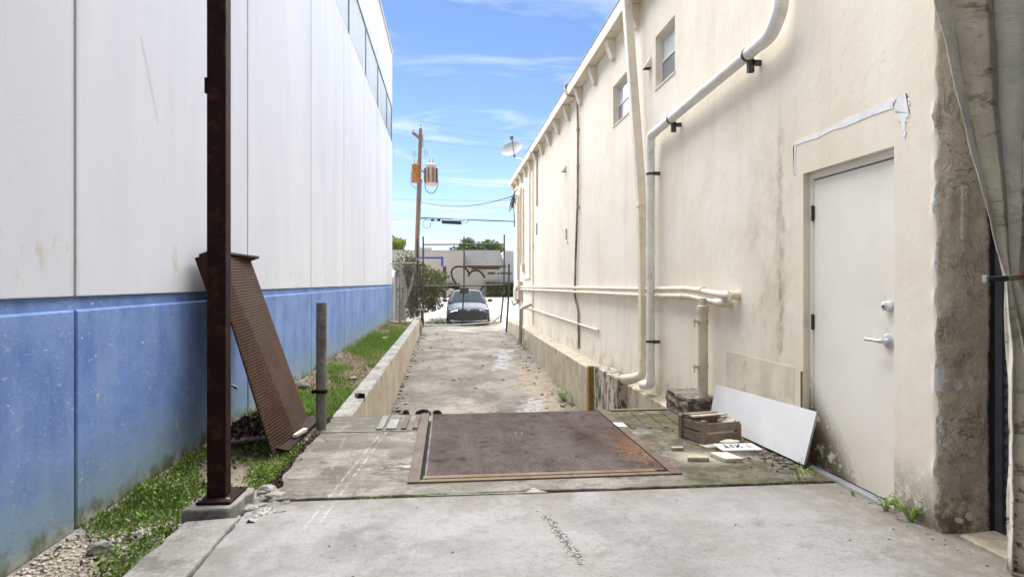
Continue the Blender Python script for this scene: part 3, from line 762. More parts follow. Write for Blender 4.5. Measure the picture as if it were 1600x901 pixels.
# front slab
edge_l = jitter((-1.10, -1.0), (-1.13, 3.735), 60, 0.008, 3)
o = MB()
o.prism([(-1.10, -8)] + edge_l + [(-0.5, 3.728), (0.4, 3.722), (1.2, 3.715), (2.6, 3.708), (2.6, 2.90), (2.90, 2.90), (2.90, -8)][::1], -0.25, 0.0)
o.f = [tuple(reversed(f)) for f in o.f]
tag(o.build("front_slab", M['front'], kind='structure', bevel=0.006), "light grey concrete slab in the foreground")
# outer kerb strip on the left
o = MB()
ol = jitter((-1.445, 1.2), (-1.40, 3.42), 40, 0.010, 8) + [(-1.16, 3.45)] + jitter((-1.135, 3.40), (-1.125, 1.2), 36, 0.006, 9)
o.prism(ol[::-1], -0.25, 0.024)
tag(o.build("kerb_strip", M['edge'], kind='structure', bevel=0.012), "narrow worn concrete strip beside the front slab")
# dock slab, a U round the steel plate
PX0, PX1, PY0, PY1 = -0.185, 1.505, 4.04, 6.02
lo = jitter((-1.07, 3.76), (-1.10, 4.4), 10, 0.02, 4) + jitter((-1.10, 4.45), (-1.11, 6.04), 30, 0.012, 5)
jo = jitter((2.52, 3.741), (-1.05, 3.766), 70, 0.009, 12)
o = MB()
ol = [(PX0, PY1 + .035), (PX0, PY0), (PX1, PY0), (PX1, PY1 + .04), (2.532, PY1 + .06)] + jo + lo
o.prism(ol, -0.3, 0.004)
dock = o.build("dock_slab", M['rear'], kind='structure', bevel=0.008)
tag(dock, "dirty older concrete slab around the steel plate")
o = MB(); o.box(-1.10, PX0, 5.99, 6.02, -1.15, -0.31); o.box(PX0 - .001, 2.5, 6.03, 6.06, -1.15, -0.31); o.build("dock_face", M['edge'], dock)
for x, w in ((-0.60, 0.030), (-0.50, 0.045), (-0.39, 0.022), (-0.29, 0.022)):
    o = MB(); o.prism([(x - w, 5.42), (x + w, 5.42), (x + w + .01, 5.95), (x - w + .01, 5.95)], 0.003, 0.022)
    o.build("ridge", M['edge'] if w > .025 else M['plate_frame'], dock, bevel=0.006)
o = MB(); o.box(-1.08, -0.19, 5.375, 5.395, 0.002, 0.011); o.build("seam_bar", M['edge'], dock, bevel=0.003)
o = MB(); o.box(1.62, 2.3, 5.97, 6.04, 0.003, 0.016); o.build("seam_bar", M['tan_steel'], dock, bevel=0.003)
for k in range(5):
    o = MB(); o.prism([(1.62 + k * .15, 5.25), (1.66 + k * .15, 5.25), (1.70 + k * .15, 5.93), (1.66 + k * .15, 5.93)], 0.003, 0.012)
    o.build("ridge", M['rear'], dock, bevel=0.004)
# moss and black fill in the joint
n = 1500
x = rng.uniform(-0.95, 2.4, n); keep = (np.sin(x * 9) + np.sin(x * 3.7 + 1) + rng.normal(0, .5, n) > 1.2) | ((x > -0.55) & (x < -0.02) & (rng.random(n) < .75))
x = x[keep]; y = 3.742 - (x + 1) * 0.009 + rng.normal(0, 0.011, len(x)); P = np.stack([x, y, np.full(len(x), -0.004)], 1)
V, F = blades(P, 0.018, 0.0025, 0.8)
tag(npmesh("joint_moss", V, F, M['weed'], kind='stuff'), "moss growing along the slab joint", "moss")
o = MB(); o.box(-1.05, 2.5, 3.70, 3.78, -0.2, -0.02)
tag(o.build("joint_fill", M['dark'], kind='structure'), "dark fill in the joint between slabs")
# metal strip across the joint in the middle
o = MB(); o.prism([(-0.13, 3.728), (0.5, 3.716), (0.52, 3.734), (-0.13, 3.742)], -0.01, 0.006)
o.prism([(0.45, 3.715), (0.62, 3.712), (0.57, 3.75), (0.545, 3.80), (0.525, 3.80), (0.50, 3.75)], -0.01, 0.0075)
tag(o.build("joint_patch", M['edge'], bevel=0.003), "grey metal patch over the slab joint in front of the plate", "metal patch")
# crumbled corner between the slabs and the post footing
def broken(X, Y):
    from mathutils import noise as mn
    Z = np.zeros_like(X)
    for i in range(X.shape[0]):
        for j in range(X.shape[1]):
            p = Vector((X[i, j] * 9, Y[i, j] * 9, 1.7)); Z[i, j] = -.022 + mn.fractal(p, .7, 2.1, 6) * .035 + mn.noise(p * 3) * .008
    return Z
tag(grid("broken_edge", np.linspace(-1.22, -1.0, 50), np.linspace(3.42, 4.05, 120), broken, M['rubble']), "crumbled concrete edge between the post footing and the slabs")
# planting strip
tag(grid("planting_strip", np.linspace(-2.08, -1.05, 16), np.linspace(1.0, 22.6, 160),
         lambda X, Y: -0.105 + 0.014 * np.sin(Y * 3.1 + X * 4) * np.sin(X * 7 + Y) + 0.03 * np.exp(-((X + 2.03) / 0.12) ** 2), M['soil']), "strip of soil between the blue wall and the slab")

# ------------------------------------------------------------------ steel cover plate
pl = thing("steel_cover_plate", (0.66, 5.0, 0), "large rusty diamond plate cover set in the dock slab", "steel plate")
o = MB(); o.box(PX0 + .028, PX1 - .005, PY0 + .035, PY1, -0.03, 0.006); o.build("plate", M['plate'], pl, bevel=0.003)
V = []; F = []
nx, ny = 70, 96
dx, dy = (PX1 - PX0 - .06) / nx, (PY1 - PY0 - .06) / ny
for j in range(ny):
    for i in range(nx):
        cx = PX0 + .045 + (i + .5 + (.25 if j % 2 else -.25)) * dx; cy = PY0 + .05 + (j + .5) * dy
        if abs(cx - 0.60) < .035 and abs(cy - 5.18) < .03 or abs(cx - 0.95) < .03 and abs(cy - 4.45) < .025: continue
        a = 1 if (i + j) % 2 else 1
        hx, hy = dx * .46, dy * .36
        b = len(V)
        V += [(cx - hx, cy, .0055), (cx, cy - hy, .0055), (cx + hx, cy, .0055), (cx, cy + hy, .0055), (cx - hx * .5, cy, .0125), (cx + hx * .5, cy, .0125)]
        F += [(b, b + 1, b + 5, b + 4), (b + 2, b + 3, b + 4, b + 5), (b + 1, b + 2, b + 5, b + 5), (b + 3, b, b + 4, b + 4)]
me = bpy.data.meshes.new("tread"); off = wloc(pl)
me.from_pydata([(v[0] - off.x, v[1] - off.y, v[2]) for v in V], [], [tuple(dict.fromkeys(f)) for f in F]); me.materials.append(M['plate_tread'])
o = link(bpy.data.objects.new("tread", me), pl); o["kind"] = "stuff"
for x, y in ((0.60, 5.18), (0.95, 4.45)):
    o = MB(); o.tube([(x, y, .0062), (x, y, .0085)], 0.022, 16); o.build("lifting_hole", M['dark'], pl)
for nm, q, m in (("frame_bar", (PX0 - .075, PX0 + .002, 3.962, PY1 + .03, 0.0045, 0.016), 'plate_frame'),
                 ("frame_bar", (PX1 - .002, PX1 + .07, 3.962, PY1 + .03, 0.0045, 0.016), 'plate_frame'),
                 ("frame_bar", (PX0 + .004, PX1 - .004, 3.962, 4.012, 0.0045, 0.015), 'tan_steel'),
                 ("frame_bar", (PX0 + .02, PX1 - .09, 4.016, 4.070, 0.0065, 0.019), 'tan_steel')):
    o = MB(); o.box(*q); o.build(nm, M[m], pl, bevel=0.003)
o = MB(); o.box(PX0 + .002, PX1 - .002, PY0, PY1, -0.2, -0.06); o.build("pit", M['dark'], pl)
o = MB(); o.prism([(1.50, 5.30), (1.585, 5.26), (1.585, 5.42), (1.50, 5.44)], 0.0165, 0.020); o.build("pale_tag", M['sign_white'], pl)

# ------------------------------------------------------------------ left building
lb = thing("warehouse", (-8, 8, 0), "tall white warehouse with a blue painted base along the alley", "building")
o = MB(); o.box(-30, WALL_L - .055, -14, YE, -0.6, 9.6); o.build("wall_core", M['white_wall'], lb)
joints = [3.56 + 2.883 * k for k in range(-6, 7)] + [YE + .003]
joints = [j for j in joints if j < YE - 0.3 or j > YE]
for a, b in zip(joints[:-1], joints[1:]):
    g = 0.009
    o = MB(); o.box(WALL_L - .054, WALL_L, a + g, b - g, 1.222, 6.40); o.build("wall_panel", M['white_wall'], lb, bevel=0.006)
    o = MB(); o.box(WALL_L - .054, WALL_L + .004, a + g, b - g, -0.06, 1.150); o.build("base_panel", M['blue_wall'], lb, bevel=0.012, label=None)
    o = MB(); o.box(WALL_L - .054, WALL_L, a + .004, b - .004, 7.70, 9.62); o.build("parapet_panel", M['white_wall'], lb, bevel=0.006)
o = MB(); o.box(WALL_L - .054, WALL_L - .020, -14, YE, -0.25, 1.219); o.build("reveal_band", M['blue_wall'], lb)
o = MB(); o.box(WALL_L - .053, WALL_L - .03, -14, YE - .005, 1.225, 7.7); o.build("joint_sealant", M['white_wall'], lb)
o = MB(); o.prism_y([(WALL_L - .03, -0.2), (WALL_L + .035, -0.2), (WALL_L + .03, -0.075), (WALL_L + .006, -0.055), (WALL_L - .03, -0.055)], -6, YE); o.build("footing", M['edge'], lb, bevel=0.008)
yy = [-4 + 2.6 * k for k in range(11)]
yy = [15.55 + 2.62 * k for k in range(-7, 3)] + [YE - .04]
for a, b in zip(yy[:-1], yy[1:]):
    o = MB(); o.box(WALL_L - .05, WALL_L - .022, a + .02, b - .02, 6.43, 7.67); o.build("window_pane", M['band_glass'], lb)
    o = MB(); o.box(WALL_L - .052, WALL_L - .008, b - .022, b + .022, 6.42, 7.68); o.build("mullion", M['mullion'], lb)
for z in (6.402, 7.672):
    o = MB(); o.box(WALL_L - .052, WALL_L - .006, -3, YE - .012, z, z + .026); o.build("window_rail", M['mullion'], lb)
o = MB(); o.box(-30, WALL_L + .03, -14, YE + .03, 9.625, 9.70); o.build("coping", M['trim'], lb)
# drain scupper on the base behind the leaning plate
o = MB(); o.tube(fillet([(WALL_L - .02, 5.95, .33), (WALL_L + .03, 5.95, .33), (WALL_L + .05, 5.97, .30)], .02), .012, 8); o.build("hose_bib", M['galv'], lb, smooth=True)

# ------------------------------------------------------------------ right building
rb = thing("cream_building", (5, 10, 0), "cream stucco building with bracketed eave along the alley", "building")
XW = WALL_R
YN, YF = 2.916, 23.35
HOLES = {'door': (3.227, 4.12, -0.25, 2.078), 'wa': (6.60, 7.24, 3.655, 4.305), 'wb': (8.36, 9.17, 3.685, 4.31)}
ys = sorted({YN + .09, YF, *[v for h in HOLES.values() for v in h[:2]]})
zs = sorted({-1.3, 5.06, *[v for h in HOLES.values() for v in h[2:]]})
o = MB()
def hole(y, z): return any(h[0] < y < h[1] and h[2] < z < h[3] for h in HOLES.values())
idx = {}
def vid(y, z):
    k = (round(y, 4), round(z, 4))
    if k not in idx: idx[k] = len(o.v); o.v.append((XW, y, z))
    return idx[k]
for a, b in zip(ys[:-1], ys[1:]):
    for c, d in zip(zs[:-1], zs[1:]):
        if not hole((a + b) / 2, (c + d) / 2):
            o.f.append((vid(a, c), vid(a, d), vid(b, d), vid(b, c))); o.mi.append(0)
for nme, h in HOLES.items():                     # reveals
    dp = 0.10 if nme != 'door' else 0.085
    y0, y1, z0, z1 = h
    q = [(y0, z0), (y1, z0), (y1, z1), (y0, z1)]
    for i in range(4):
        (a, b), (c, d) = q[i], q[(i + 1) % 4]
        o.add([(XW, a, b), (XW, c, d), (XW + dp, c, d), (XW + dp, a, b)], [(0, 1, 2, 3)])
me = bpy.data.meshes.new("wall"); off = wloc(rb)
me.from_pydata([tuple(Vector(v) - off) for v in o.v], [], o.f); me.materials.append(M['stucco'])
link(bpy.data.objects.new("wall", me), rb)
o = MB(); o.box(XW + .2, 14, 2.95, YF, -1.3, 5.05); o.box(XW, XW + .2, YF - .02, YF, -1.3, 5.05); o.box(2.88, 14, -8, 2.95, 2.75, 5.05); o.build("wall_core", M['dark'], rb)
o = MB(); o.box(XW, 14, YF, YF + .06, -1.3, 5.05); o.build("end_wall", M['stucco'], rb)
o = MB(); o.box(XW, 2.87, -8, YN - .21, 2.72, 5.05); o.build("header_wall", M['stucco'], rb)
# eave: soffit slab with a fascia, brackets under it
o = MB(); o.box(2.375, 14, -8, YF + .12, 5.0, 5.115); o.build("eave_slab", M['trim'], rb, bevel=0.01)
o = MB(); o.box(2.348, 2.374, -8, YF + .13, 4.985, 5.175); o.build("fascia", M['trim'], rb, bevel=0.004)
o = MB(); o.box(2.342, 14, -8, YF + .135, 5.177, 5.195); o.build("roof_edge", M['clamp'], rb)
first = None
for k in range(14):
    y = 7.93 + 1.157 * (k - 0)
    if first is None:
        b = MB(); b.prism_y([(XW + .002, 4.695), (XW - .055, 4.695), (XW - .155, 4.998), (XW + .002, 4.998)], y - .075, y + .075)
        first = b.build("bracket", M['trim'], rb, bevel=0.006)
    else: copy_part(first, rb, (0, 1.157 * k, 0))
for k in range(-1, -4, -1): copy_part(first, rb, (0, 1.157 * k, 0))
# windows: frame, two sashes, panes
def window(y0, y1, z0, z1):
    x = XW + .062
    f = MB()
    t = .032
    f.box(x, x + .05, y0, y0 + t, z0, z1).box(x, x + .05, y1 - t, y1, z0, z1).box(x, x + .05, y0 + t, y1 - t, z0, z0 + t).box(x, x + .05, y0 + t, y1 - t, z1 - t, z1)
    fr = f.build("window", M['winframe'], rb, bevel=0.003)
    zm = (z0 + z1) / 2 - .01
    for a, b, dx, mt in ((zm, z1 - t, .012, 'pane_white'), (z0 + t, zm + .02, .002, 'pane_grey')):
        s_ = .024
        f = MB(); X0, X1 = x + dx, x + dx + .022
        f.box(X0, X1, y0 + t, y0 + t + s_, a, b).box(X0, X1, y1 - t - s_, y1 - t, a, b).box(X0, X1, y0 + t + s_, y1 - t - s_, a, a + s_).box(X0, X1, y0 + t + s_, y1 - t - s_, b - s_, b)
        f.build("sash", M['winframe'], fr)
        f = MB(); f.box(X0 + .01, X0 + .014, y0 + t + s_, y1 - t - s_, a + s_, b - s_); f.build("pane", M[mt], fr)
    f = MB(); f.prism_y([(XW - .012, z0 - .005), (XW - .012, z0 + .012), (XW + .06, z0 + .024), (XW + .06, z0 - .005)], y0 - .01, y1 + .01); f.build("sill", M['trim'], fr)
window(*HOLES['wa']); window(*HOLES['wb'])
# small hooded vents
for y, z in ((7.44, 4.0), (12.97, 3.70)):
    o = MB(); o.prism_y([(XW + .002, z + .14), (XW - .09, z), (XW - .085, z - .01), (XW + .002, z - .01)], y - .055, y + .055); v_ = o.build("vent_hood", M['trim'], rb, bevel=0.004)
    o = MB(); o.box(XW - .078, XW - .004, y - .048, y + .048, z - .014, z - .0105); o.build("vent_mouth", M['dark'], v_)
# door in its recess
XD = XW + .050
y0, y1, z0, z1 = HOLES['door']
dz = 0.0
o = MB(); t = .048
o.box(XD - .004, XD + .03, y1 - t, y1, dz, z1).box(XD - .004, XD + .03, y0 - .02, y0 + .004, dz, z1).box(XD - .004, XD + .03, y0 + .004, y1 - t, z1 - t, z1)
o.build("door_frame", M['door'], rb, bevel=0.004)
o = MB(); o.box(XD + .028, XD + .033, y0, y1, dz - .2, z1); o.build("door_gap", M['dark'], rb)
o = MB(); o.box(XD - .002, XD + .026, y0 + .008, y1 - t - .006, dz + .012, z1 - t - .010); door = o.build("door", M['door'], rb, bevel=0.003)
o = MB(); o.box(XW + .004, XD + .05, y0, y1, -0.25, 0.004); o.build("door_sill", M['edge'], rb)
for z in (1.79, 1.02, 0.26):
    o = MB(); yh = y1 - t - .003
    o.cyl((XD - .012, yh, z - .055), (XD - .012, yh, z + .055), .0095, 10).box(XD - .005, XD - .0025, yh - .012, yh + .014, z - .05, z + .05)
    for k in (-.03, .0, .03): o.cyl((XD - .012, yh, z + k - .002), (XD - .012, yh, z + k + .002), .011, 10)
    o.build("hinge", M['clamp'], door, smooth=True)
o = MB(); yk, zk = 3.318, 1.160
o.tube([(XD - .002, yk, zk), (XD - .010, yk, zk), (XD - .012, yk, zk), (XD - .042, yk, zk), (XD - .046, yk, zk)], [.034, .034, .029, .025, .019], 20)
o.build("deadbolt", M['alu'], door, smooth=True)
o = MB(); o.cyl((XD - .0465, yk, zk), (XD - .048, yk, zk), .008, 10); o.build("keyway", M['dark'], door)
o = MB(); zk = 0.955; yk = 3.326
o.tube([(XD - .002, yk, zk), (XD - .012, yk, zk), (XD - .016, yk, zk)], [.043, .043, .036], 22)
o.tube(fillet([(XD - .014, yk, zk), (XD - .062, yk, zk), (XD - .066, yk + .118, zk + .002)], .018), [.015] * 6 + [.011] * 3, 10)
o.build("handle", M['alu'], door, smooth=True)
# rusty strip and bead left of the door, patch board, patched plaster
o = MB(); o.box(XW - .008, XW + .003, y1 + .008, y1 + .022, 0.05, .66); o.build("rusty_strip", M['tan_steel'], rb)
o = MB(); o.box(XW - .0025, XW + .003, 4.235, 5.33, 0.10, .675); o.build("patch_board", M['panelpatch'], rb)
r = random.Random(3)
def ragged(pts, amp):
    out = []
    for i, p in enumerate(pts):
        q = pts[(i + 1) % len(pts)]
        for k in range(7):
            t = k / 7; out.append((p[0] + (q[0] - p[0]) * t + r.uniform(-amp, amp), p[1] + (q[1] - p[1]) * t + r.uniform(-amp, amp)))
    return out
for pts in ([(4.24, 2.300), (3.22, 2.302), (3.20, 2.345), (4.20, 2.335)],
            [(3.225, 2.315), (3.20, 2.24), (3.165, 2.18), (3.155, 2.11), (3.14, 2.11), (3.135, 2.20), (3.105, 2.24), (3.11, 2.32), (3.135, 2.355), (3.19, 2.355)],
            [(4.245, 2.30), (4.24, 2.09), (4.215, 2.085), (4.215, 2.31)]):
    o = MB(); o.prism_x(ragged(pts, .010), XW - .003, XW + .002); o.build("plaster_patch", M['patch'], rb)
# rough corner pier (end of the wall), a dense displaced sheet
def pier():
    prof = [(XW, YN + .09), (XW, YN + .06), (XW, YN + .03), (XW - .002, YN + .012), (XW + .008, YN + .002)] + [(XW + .02 + .0155 * k, YN - .004 * min(k, 3)) for k in range(18)] + [(2.803, YN + .01), (2.808, YN + .08), (2.808, YN + .3)]
    zs_ = np.linspace(-0.05, 3.3, 180)
    V = []
    for z in zs_:
        for i, (x, y) in enumerate(prof):
            amp = 0 if i < 2 else (0.35 if i == 2 else (1.5 if 3 <= i <= 6 else 1))
            q = Vector((x * 5.2, y * 5, z * 5.2))
            from mathutils import noise as mn
            d = mn.fractal(q, 0.9, 2.1, 6) * 0.006 + mn.fractal(q * 5, 0.8, 2, 3) * 0.0030
            e = mn.noise(q * 1.3 + Vector((9, 3, 1))) * 0.012 if 3 <= i <= 7 else 0
            foot = -0.012 * max(0, 1 - z / .12)
            V.append((x + (d * 0.9 - e) * amp * (1 if i > 2 else .3) , y + (-d + foot + e * .7) * amp, z))
    n = len(prof); m = len(zs_)
    F = [(j * n + i, j * n + i + 1, (j + 1) * n + i + 1, (j + 1) * n + i) for j in range(m - 1) for i in range(n - 1)]
    return V, F, n
V, F, n_ = pier()
mi = [0 if (k % (n_ - 1)) < 3 else 1 for k in range(len(F))]
pr = npmesh("corner_pier", V, F, [M['stucco'], M['bare']], rb, mi=mi)
o = MB(); o.box(XW + .12, XW + .158, YN - .022, YN - .004, 1.52, 1.80); o.build("stub_bracket", M['bare'], pr, bevel=0.006)
# roller shutter beside the pier
rs = thing("roller_shutter", (2.79, 1.4, 0), "dark steel roller shutter behind the tied curtain", "shutter")
XS = 2.855
f0 = None
for k in range(42):
    z = 0.02 + k * .062
    if f0 is None:
        o = MB(); o.prism_y([(XS + .012, z), (XS - .004, z + .004), (XS - .014, z + .022), (XS - .012, z + .042), (XS - .002, z + .057), (XS + .012, z + .0605)], -2.2, YN - .075)
        f0 = o.build("slat", M['shutter'], rs)
    else: copy_part(f0, rs, (0, 0, k * .062))
o = MB(); o.box(XS - .022, XS + .02, YN - .070, YN - .03, 0.0, 2.7); o.build("guide_rail", M['shutter'], rs)
o = MB(); o.prism([(2.56, -3), (2.83, -3), (2.83, YN - .03), (2.60, YN - .06)], -.02, .012)
tag(o.build("threshold", M['tan_steel' if 0 else 'retain'], kind='structure', bevel=0.006), "pale worn threshold in front of the shutter")
# unseen bay round the camera, added to shade the foreground; beam reaches the post
o = MB(); o.box(-2.02, 2.34, -8, 1.0, 4.12, 4.25); o.box(-1.37, -1.25, 1.0, 3.8, 4.121, 4.27); tag(o.build("shade_roof", M['bounce_white'], kind='structure'), "unseen roof added over the camera to shade the foreground")
o = MB(); o.box(-2.02, 2.78, -8.2, -8.0, 0, 4.1); tag(o.build("added_rear_wall", M['bounce_white'], kind='structure'), "unseen white rear wall added with the shading roof")

# ------------------------------------------------------------------ pipes and cables on the cream wall
t = thing("downspout", (2.42, 7.5, 0), "beige painted square downspout slanting down from the eave between the windows", "downspout")
o = MB()
def sq_tube(pts, hx, hy):
    rings = []
    for x, y, z in pts: rings.append([(x - hx, y - hy, z), (x + hx, y - hy, z), (x + hx, y + hy, z), (x - hx, y + hy, z)])
    return rings
PA = [(2.335, 7.80, 5.20), (2.345, 7.78, 4.85), (2.44, 7.49, 2.30), (2.455, 7.46, 1.2), (2.455, 7.46, 0.32)]
o.loft(sq_tube(PA, .055, .058)); o.build("pipe", M['beige_pipe'], t, bevel=0.012)
o = MB(); o.loft(sq_tube([(2.44, 7.49, 2.255), (2.44, 7.488, 2.295)], .061, .064)); o.build("joint_sleeve", M['beige_pipe'], t, bevel=0.006)
o = MB(); o.tube(fillet([(2.455, 7.46, .36), (2.455, 7.465, .12), (2.33, 7.62, .06), (2.26, 7.72, .045)], .12), .058, 14); o.build("outlet_elbow", M['beige_pipe'], t, smooth=True)
o = MB(); o.loft(sq_tube([(2.40, 7.66, 5.0), (2.40, 7.66, 5.12)], .10, .10)); 
t = thing("white_drain_pipe", (2.42, 6.0, 0), "white PVC drain pipe running along the wall above the door then down", "pipe")
XP = 2.425; RP = .050
o = MB()
pts = [(XP - .03, 7.28, .04), (XP, 7.10, .065), (XP, 7.10, 3.06), (XP, 4.36, 3.165), (XP, 4.22, 3.30), (XP, 4.20, 4.1)]
o.tube(fillet(pts, .11, 8), RP, 18); o.build("pipe", M['pvc'], t, smooth=True, angle=60)
for pp in (fillet([(XP, 7.10, 2.93), (XP, 7.10, 3.06), (XP, 6.97, 3.065)], .10, 8), fillet([(XP, 4.50, 3.160), (XP, 4.36, 3.165), (XP, 4.22, 3.30), (XP, 4.217, 3.45)], .11, 8),
           fillet([(XP - .035, 7.30, .038), (XP, 7.10, .065), (XP, 7.10, .20)], .10, 8)):
    o = MB(); o.tube(pp, RP + .005, 18); o.build("elbow", M['pvc'], t, smooth=True, angle=60)
for a_, b_ in (((XP, 7.10, 1.62), (XP, 7.10, 1.72)), ((XP, 5.60, 3.1225), (XP, 5.50, 3.1263))):
    o = MB(); o.cyl(a_, b_, RP + .005, 18); o.build("coupling", M['pvc'], t, smooth=True)
def clamp_v(z):
    o = MB(); o.tube([(XP, 7.10, z - .014), (XP, 7.10, z + .014)], RP + .006, 18); o.box(XP + .04, XW, 7.10 - .012, 7.10 + .012, z - .012, z + .012); o.box(XP + .01, XW - .02, 7.02, 7.045, z - .018, z + .018)
    return o.build("clamp", M['clamp'], t, smooth=True)
clamp_v(.592); clamp_v(2.60)
for y, z in ((6.42, 3.085), (4.72, 3.151)):
    o = MB(); o.tube([(XP, y - .014, z), (XP, y + .014, z)], RP + .006, 18); o.box(XP + .03, XW, y - .018, y + .018, z - .085, z - .045); o.box(XP + .0, XP + .05, y - .018, y + .018, z - .145, z - .04)
    o.build("clamp", M['clamp'], t, smooth=True)

t = thing("upper_conduit", (2.47, 9, 1.19), "upper of two beige pipes running level along the wall", "pipe", None)
o = MB(); o.tube(fillet([(2.475, 20.6, 1.15), (2.475, 7.5, 1.215), (2.475, 6.0, 1.235), (2.470, 5.45, 1.195), (2.465, 5.10, 1.185)], .3), .030, 12); o.build("pipe", M['beige_pipe'], t, smooth=True)
o = MB(); o.tube(fillet([(2.465, 5.23, 1.187), (2.465, 5.09, 1.185), (2.56, 5.09, 1.185)], .05), .041, 14); o.tube([(2.44, 5.09, 1.185), (2.455, 5.09, 1.185)], .045, 8); o.build("end_elbow", M['beige_pipe'], t, smooth=True)
for y in (5.75, 9.0, 12.3, 15.6):
    z = 1.15 + (20.6 - y) / 13.1 * .065 if y > 7.5 else 1.222
    o = MB(); o.cyl((2.475, y - .045, z), (2.475, y + .045, z), .036, 12); o.build("coupling", M['beige_pipe'], t, smooth=True)
t = thing("lower_conduit", (2.47, 9, 1.12), "lower of two beige pipes running level along the wall", "pipe", None)
o = MB(); o.tube(fillet([(2.475, 20.6, 1.065), (2.475, 7.5, 1.135), (2.475, 6.0, 1.160), (2.470, 5.60, 1.125), (2.465, 5.27, 1.115)], .3), .030, 12); o.build("pipe", M['beige_pipe'], t, smooth=True)
o = MB(); o.tube(fillet([(2.465, 5.38, 1.117), (2.465, 5.24, 1.113), (2.56, 5.24, 1.113)], .05), .041, 14); o.build("end_elbow", M['beige_pipe'], t, smooth=True)
for y in (6.25, 10.4, 14.0):
    o = MB(); z = 1.065 + (20.6 - y) / 13.1 * .07 if y > 7.5 else 1.152
    o.cyl((2.475, y - .045, z), (2.475, y + .045, z), .036, 12); o.build("coupling", M['beige_pipe'], t, smooth=True)
t = thing("low_conduit", (2.51, 15, .5), "thin beige conduit low on the wall, its cut end near the hanging cable", "pipe")
o = MB(); o.tube([(2.508, 20.4, .50), (2.508, 10.1, .497)], .018, 10); o.build("pipe", M['beige_pipe'], t, smooth=True)
o = MB(); o.cyl((2.508, 10.1, .497), (2.508, 10.02, .497), .023, 10); o.build("end_cap", M['beige_pipe'], t, smooth=True)

t = thing("standpipe", (2.30, 5.66, .2), "tan standpipe rising from the rough stone block to the two wall pipes", "pipe")
SX, SY = 2.415, 5.57
o = MB(); o.cyl((SX, SY, .16), (SX, SY, 1.06), .048, 18); o.build("pipe", M['standpipe'], t, smooth=True)
o = MB(); o.tube([(SX, SY, 1.02), (SX, SY, 1.075), (SX, SY, 1.08)], [.054, .054, .046], 18); o.cyl((SX, SY, 1.08), (SX, SY, 1.15), .030, 14); o.build("top_cap", M['standpipe'], t, smooth=True)
for z in (.93, .50):
    o = MB(); o.tube([(SX, SY, z - .016), (SX, SY, z + .016)], .053, 18); o.box(SX - .10, SX - .05, SY - .02, SY + .006, z - .014, z + .014); o.tube([(SX - .09, SY - .02, z + .03), (SX - .095, SY - .02, z - .055)], .006, 6)
    o.build("pipe_clamp", M['standpipe'], t, smooth=True)
o = MB(); vs, fs = blob((2.36, 5.83, .075), .2, 21, 3, .10, (1.0, 1.15, .72))
# squared rough block: push the blob towards a box
bx = MB(); bm = bmesh.new(); bmesh.ops.create_cube(bm, size=1); bmesh.ops.subdivide_edges(bm, edges=bm.edges, cuts=9, use_grid_fill=True)
from mathutils import noise as mnoise
for v in bm.verts:
    q = v.co * 4
    d = mnoise.fractal(q, .8, 2.0, 5)
    v.co = Vector((2.385 + v.co.x * .30, 5.82 + v.co.y * .60, .09 + v.co.z * .24)) + v.normal * (d * .022) if False else Vector((2.385 + v.co.x * .30, 5.78 + v.co.y * .56, .09 + v.co.z * .235)) + Vector((d, mnoise.fractal(q + Vector((5, 1, 2)), .8, 2, 5), mnoise.fractal(q + Vector((1, 8, 3)), .8, 2, 5) * .7)) * .026
bx.add([tuple(v.co) for v in bm.verts], [tuple(x.index for x in f.verts) for f in bm.faces]); bm.free()
tag(bx.build("stone_block", M['block']), "rough dark stone block at the foot of the standpipe", "stone block")

def cable(name, pts, r, mat, label, cat="cable", smooth_r=.15, n=8):
    o = MB(); o.tube(fillet(pts, smooth_r, 5), r, n); return tag(o.build(name, M[mat], smooth=True), label, cat)
t = thing("drain_hose", (2.5, 11.6, 0), "weathered cable drooping over the eave and down the wall beyond the windows", "cable")
o = MB(); o.tube(fillet([(2.70, 11.9, 5.21), (2.36, 12.02, 5.28), (2.31, 11.98, 5.16), (2.33, 11.75, 4.965), (2.49, 11.60, 4.90), (2.50, 11.56, 4.3), (2.50, 11.58, 3.0), (2.50, 11.80, 1.6), (2.50, 11.86, 1.0), (2.505, 11.55, .76), (2.51, 11.54, .02)], .12, 5), .022, 10); o.build("sheath", M['hose'], t, smooth=True)
for z in (4.25, 3.55, 2.75):
    o = MB(); o.cyl((2.50, 11.57, z - .03), (2.50, 11.57, z + .03), .03, 10); o.box(2.50, XW, 11.55, 11.6, z - .01, z + .01); o.build("strap", M['galv'], t, smooth=True)

def conduit(pts, r, label, boxes=()):
    t = thing("wall_conduit", pts[0], label, "conduit", "thin conduits on the far end of the cream wall")
    o = MB(); o.tube(fillet(pts, .06, 4), r, 8); o.build("pipe", M['beige_pipe'], t, smooth=True)
    for q in boxes:
        o = MB(); o.box(*q); o.build("junction_box", M['meter'], t, bevel=0.006)
conduit([(2.38, 17.1, 5.0), (2.505, 17.1, 4.85), (2.505, 17.1, 3.45)], .028, "short thick conduit dropping from the eave behind the dish")
conduit([(2.51, 17.9, 4.95), (2.51, 17.9, .02)], .018, "full height thin conduit down to the ledge", [(2.49, 2.535, 17.86, 17.94, 2.30, 2.42)])
conduit([(2.51, 18.6, 4.9), (2.51, 18.6, 1.42), (2.51, 20.2, 1.42)], .020, "thin conduit turning level beside the meter boxes")
conduit([(2.51, 20.2, 4.45), (2.51, 20.2, 1.8)], .030, "conduit dropping into the upper meter box", [(2.45, 2.535, 20.05, 20.45, 1.65, 1.95)])
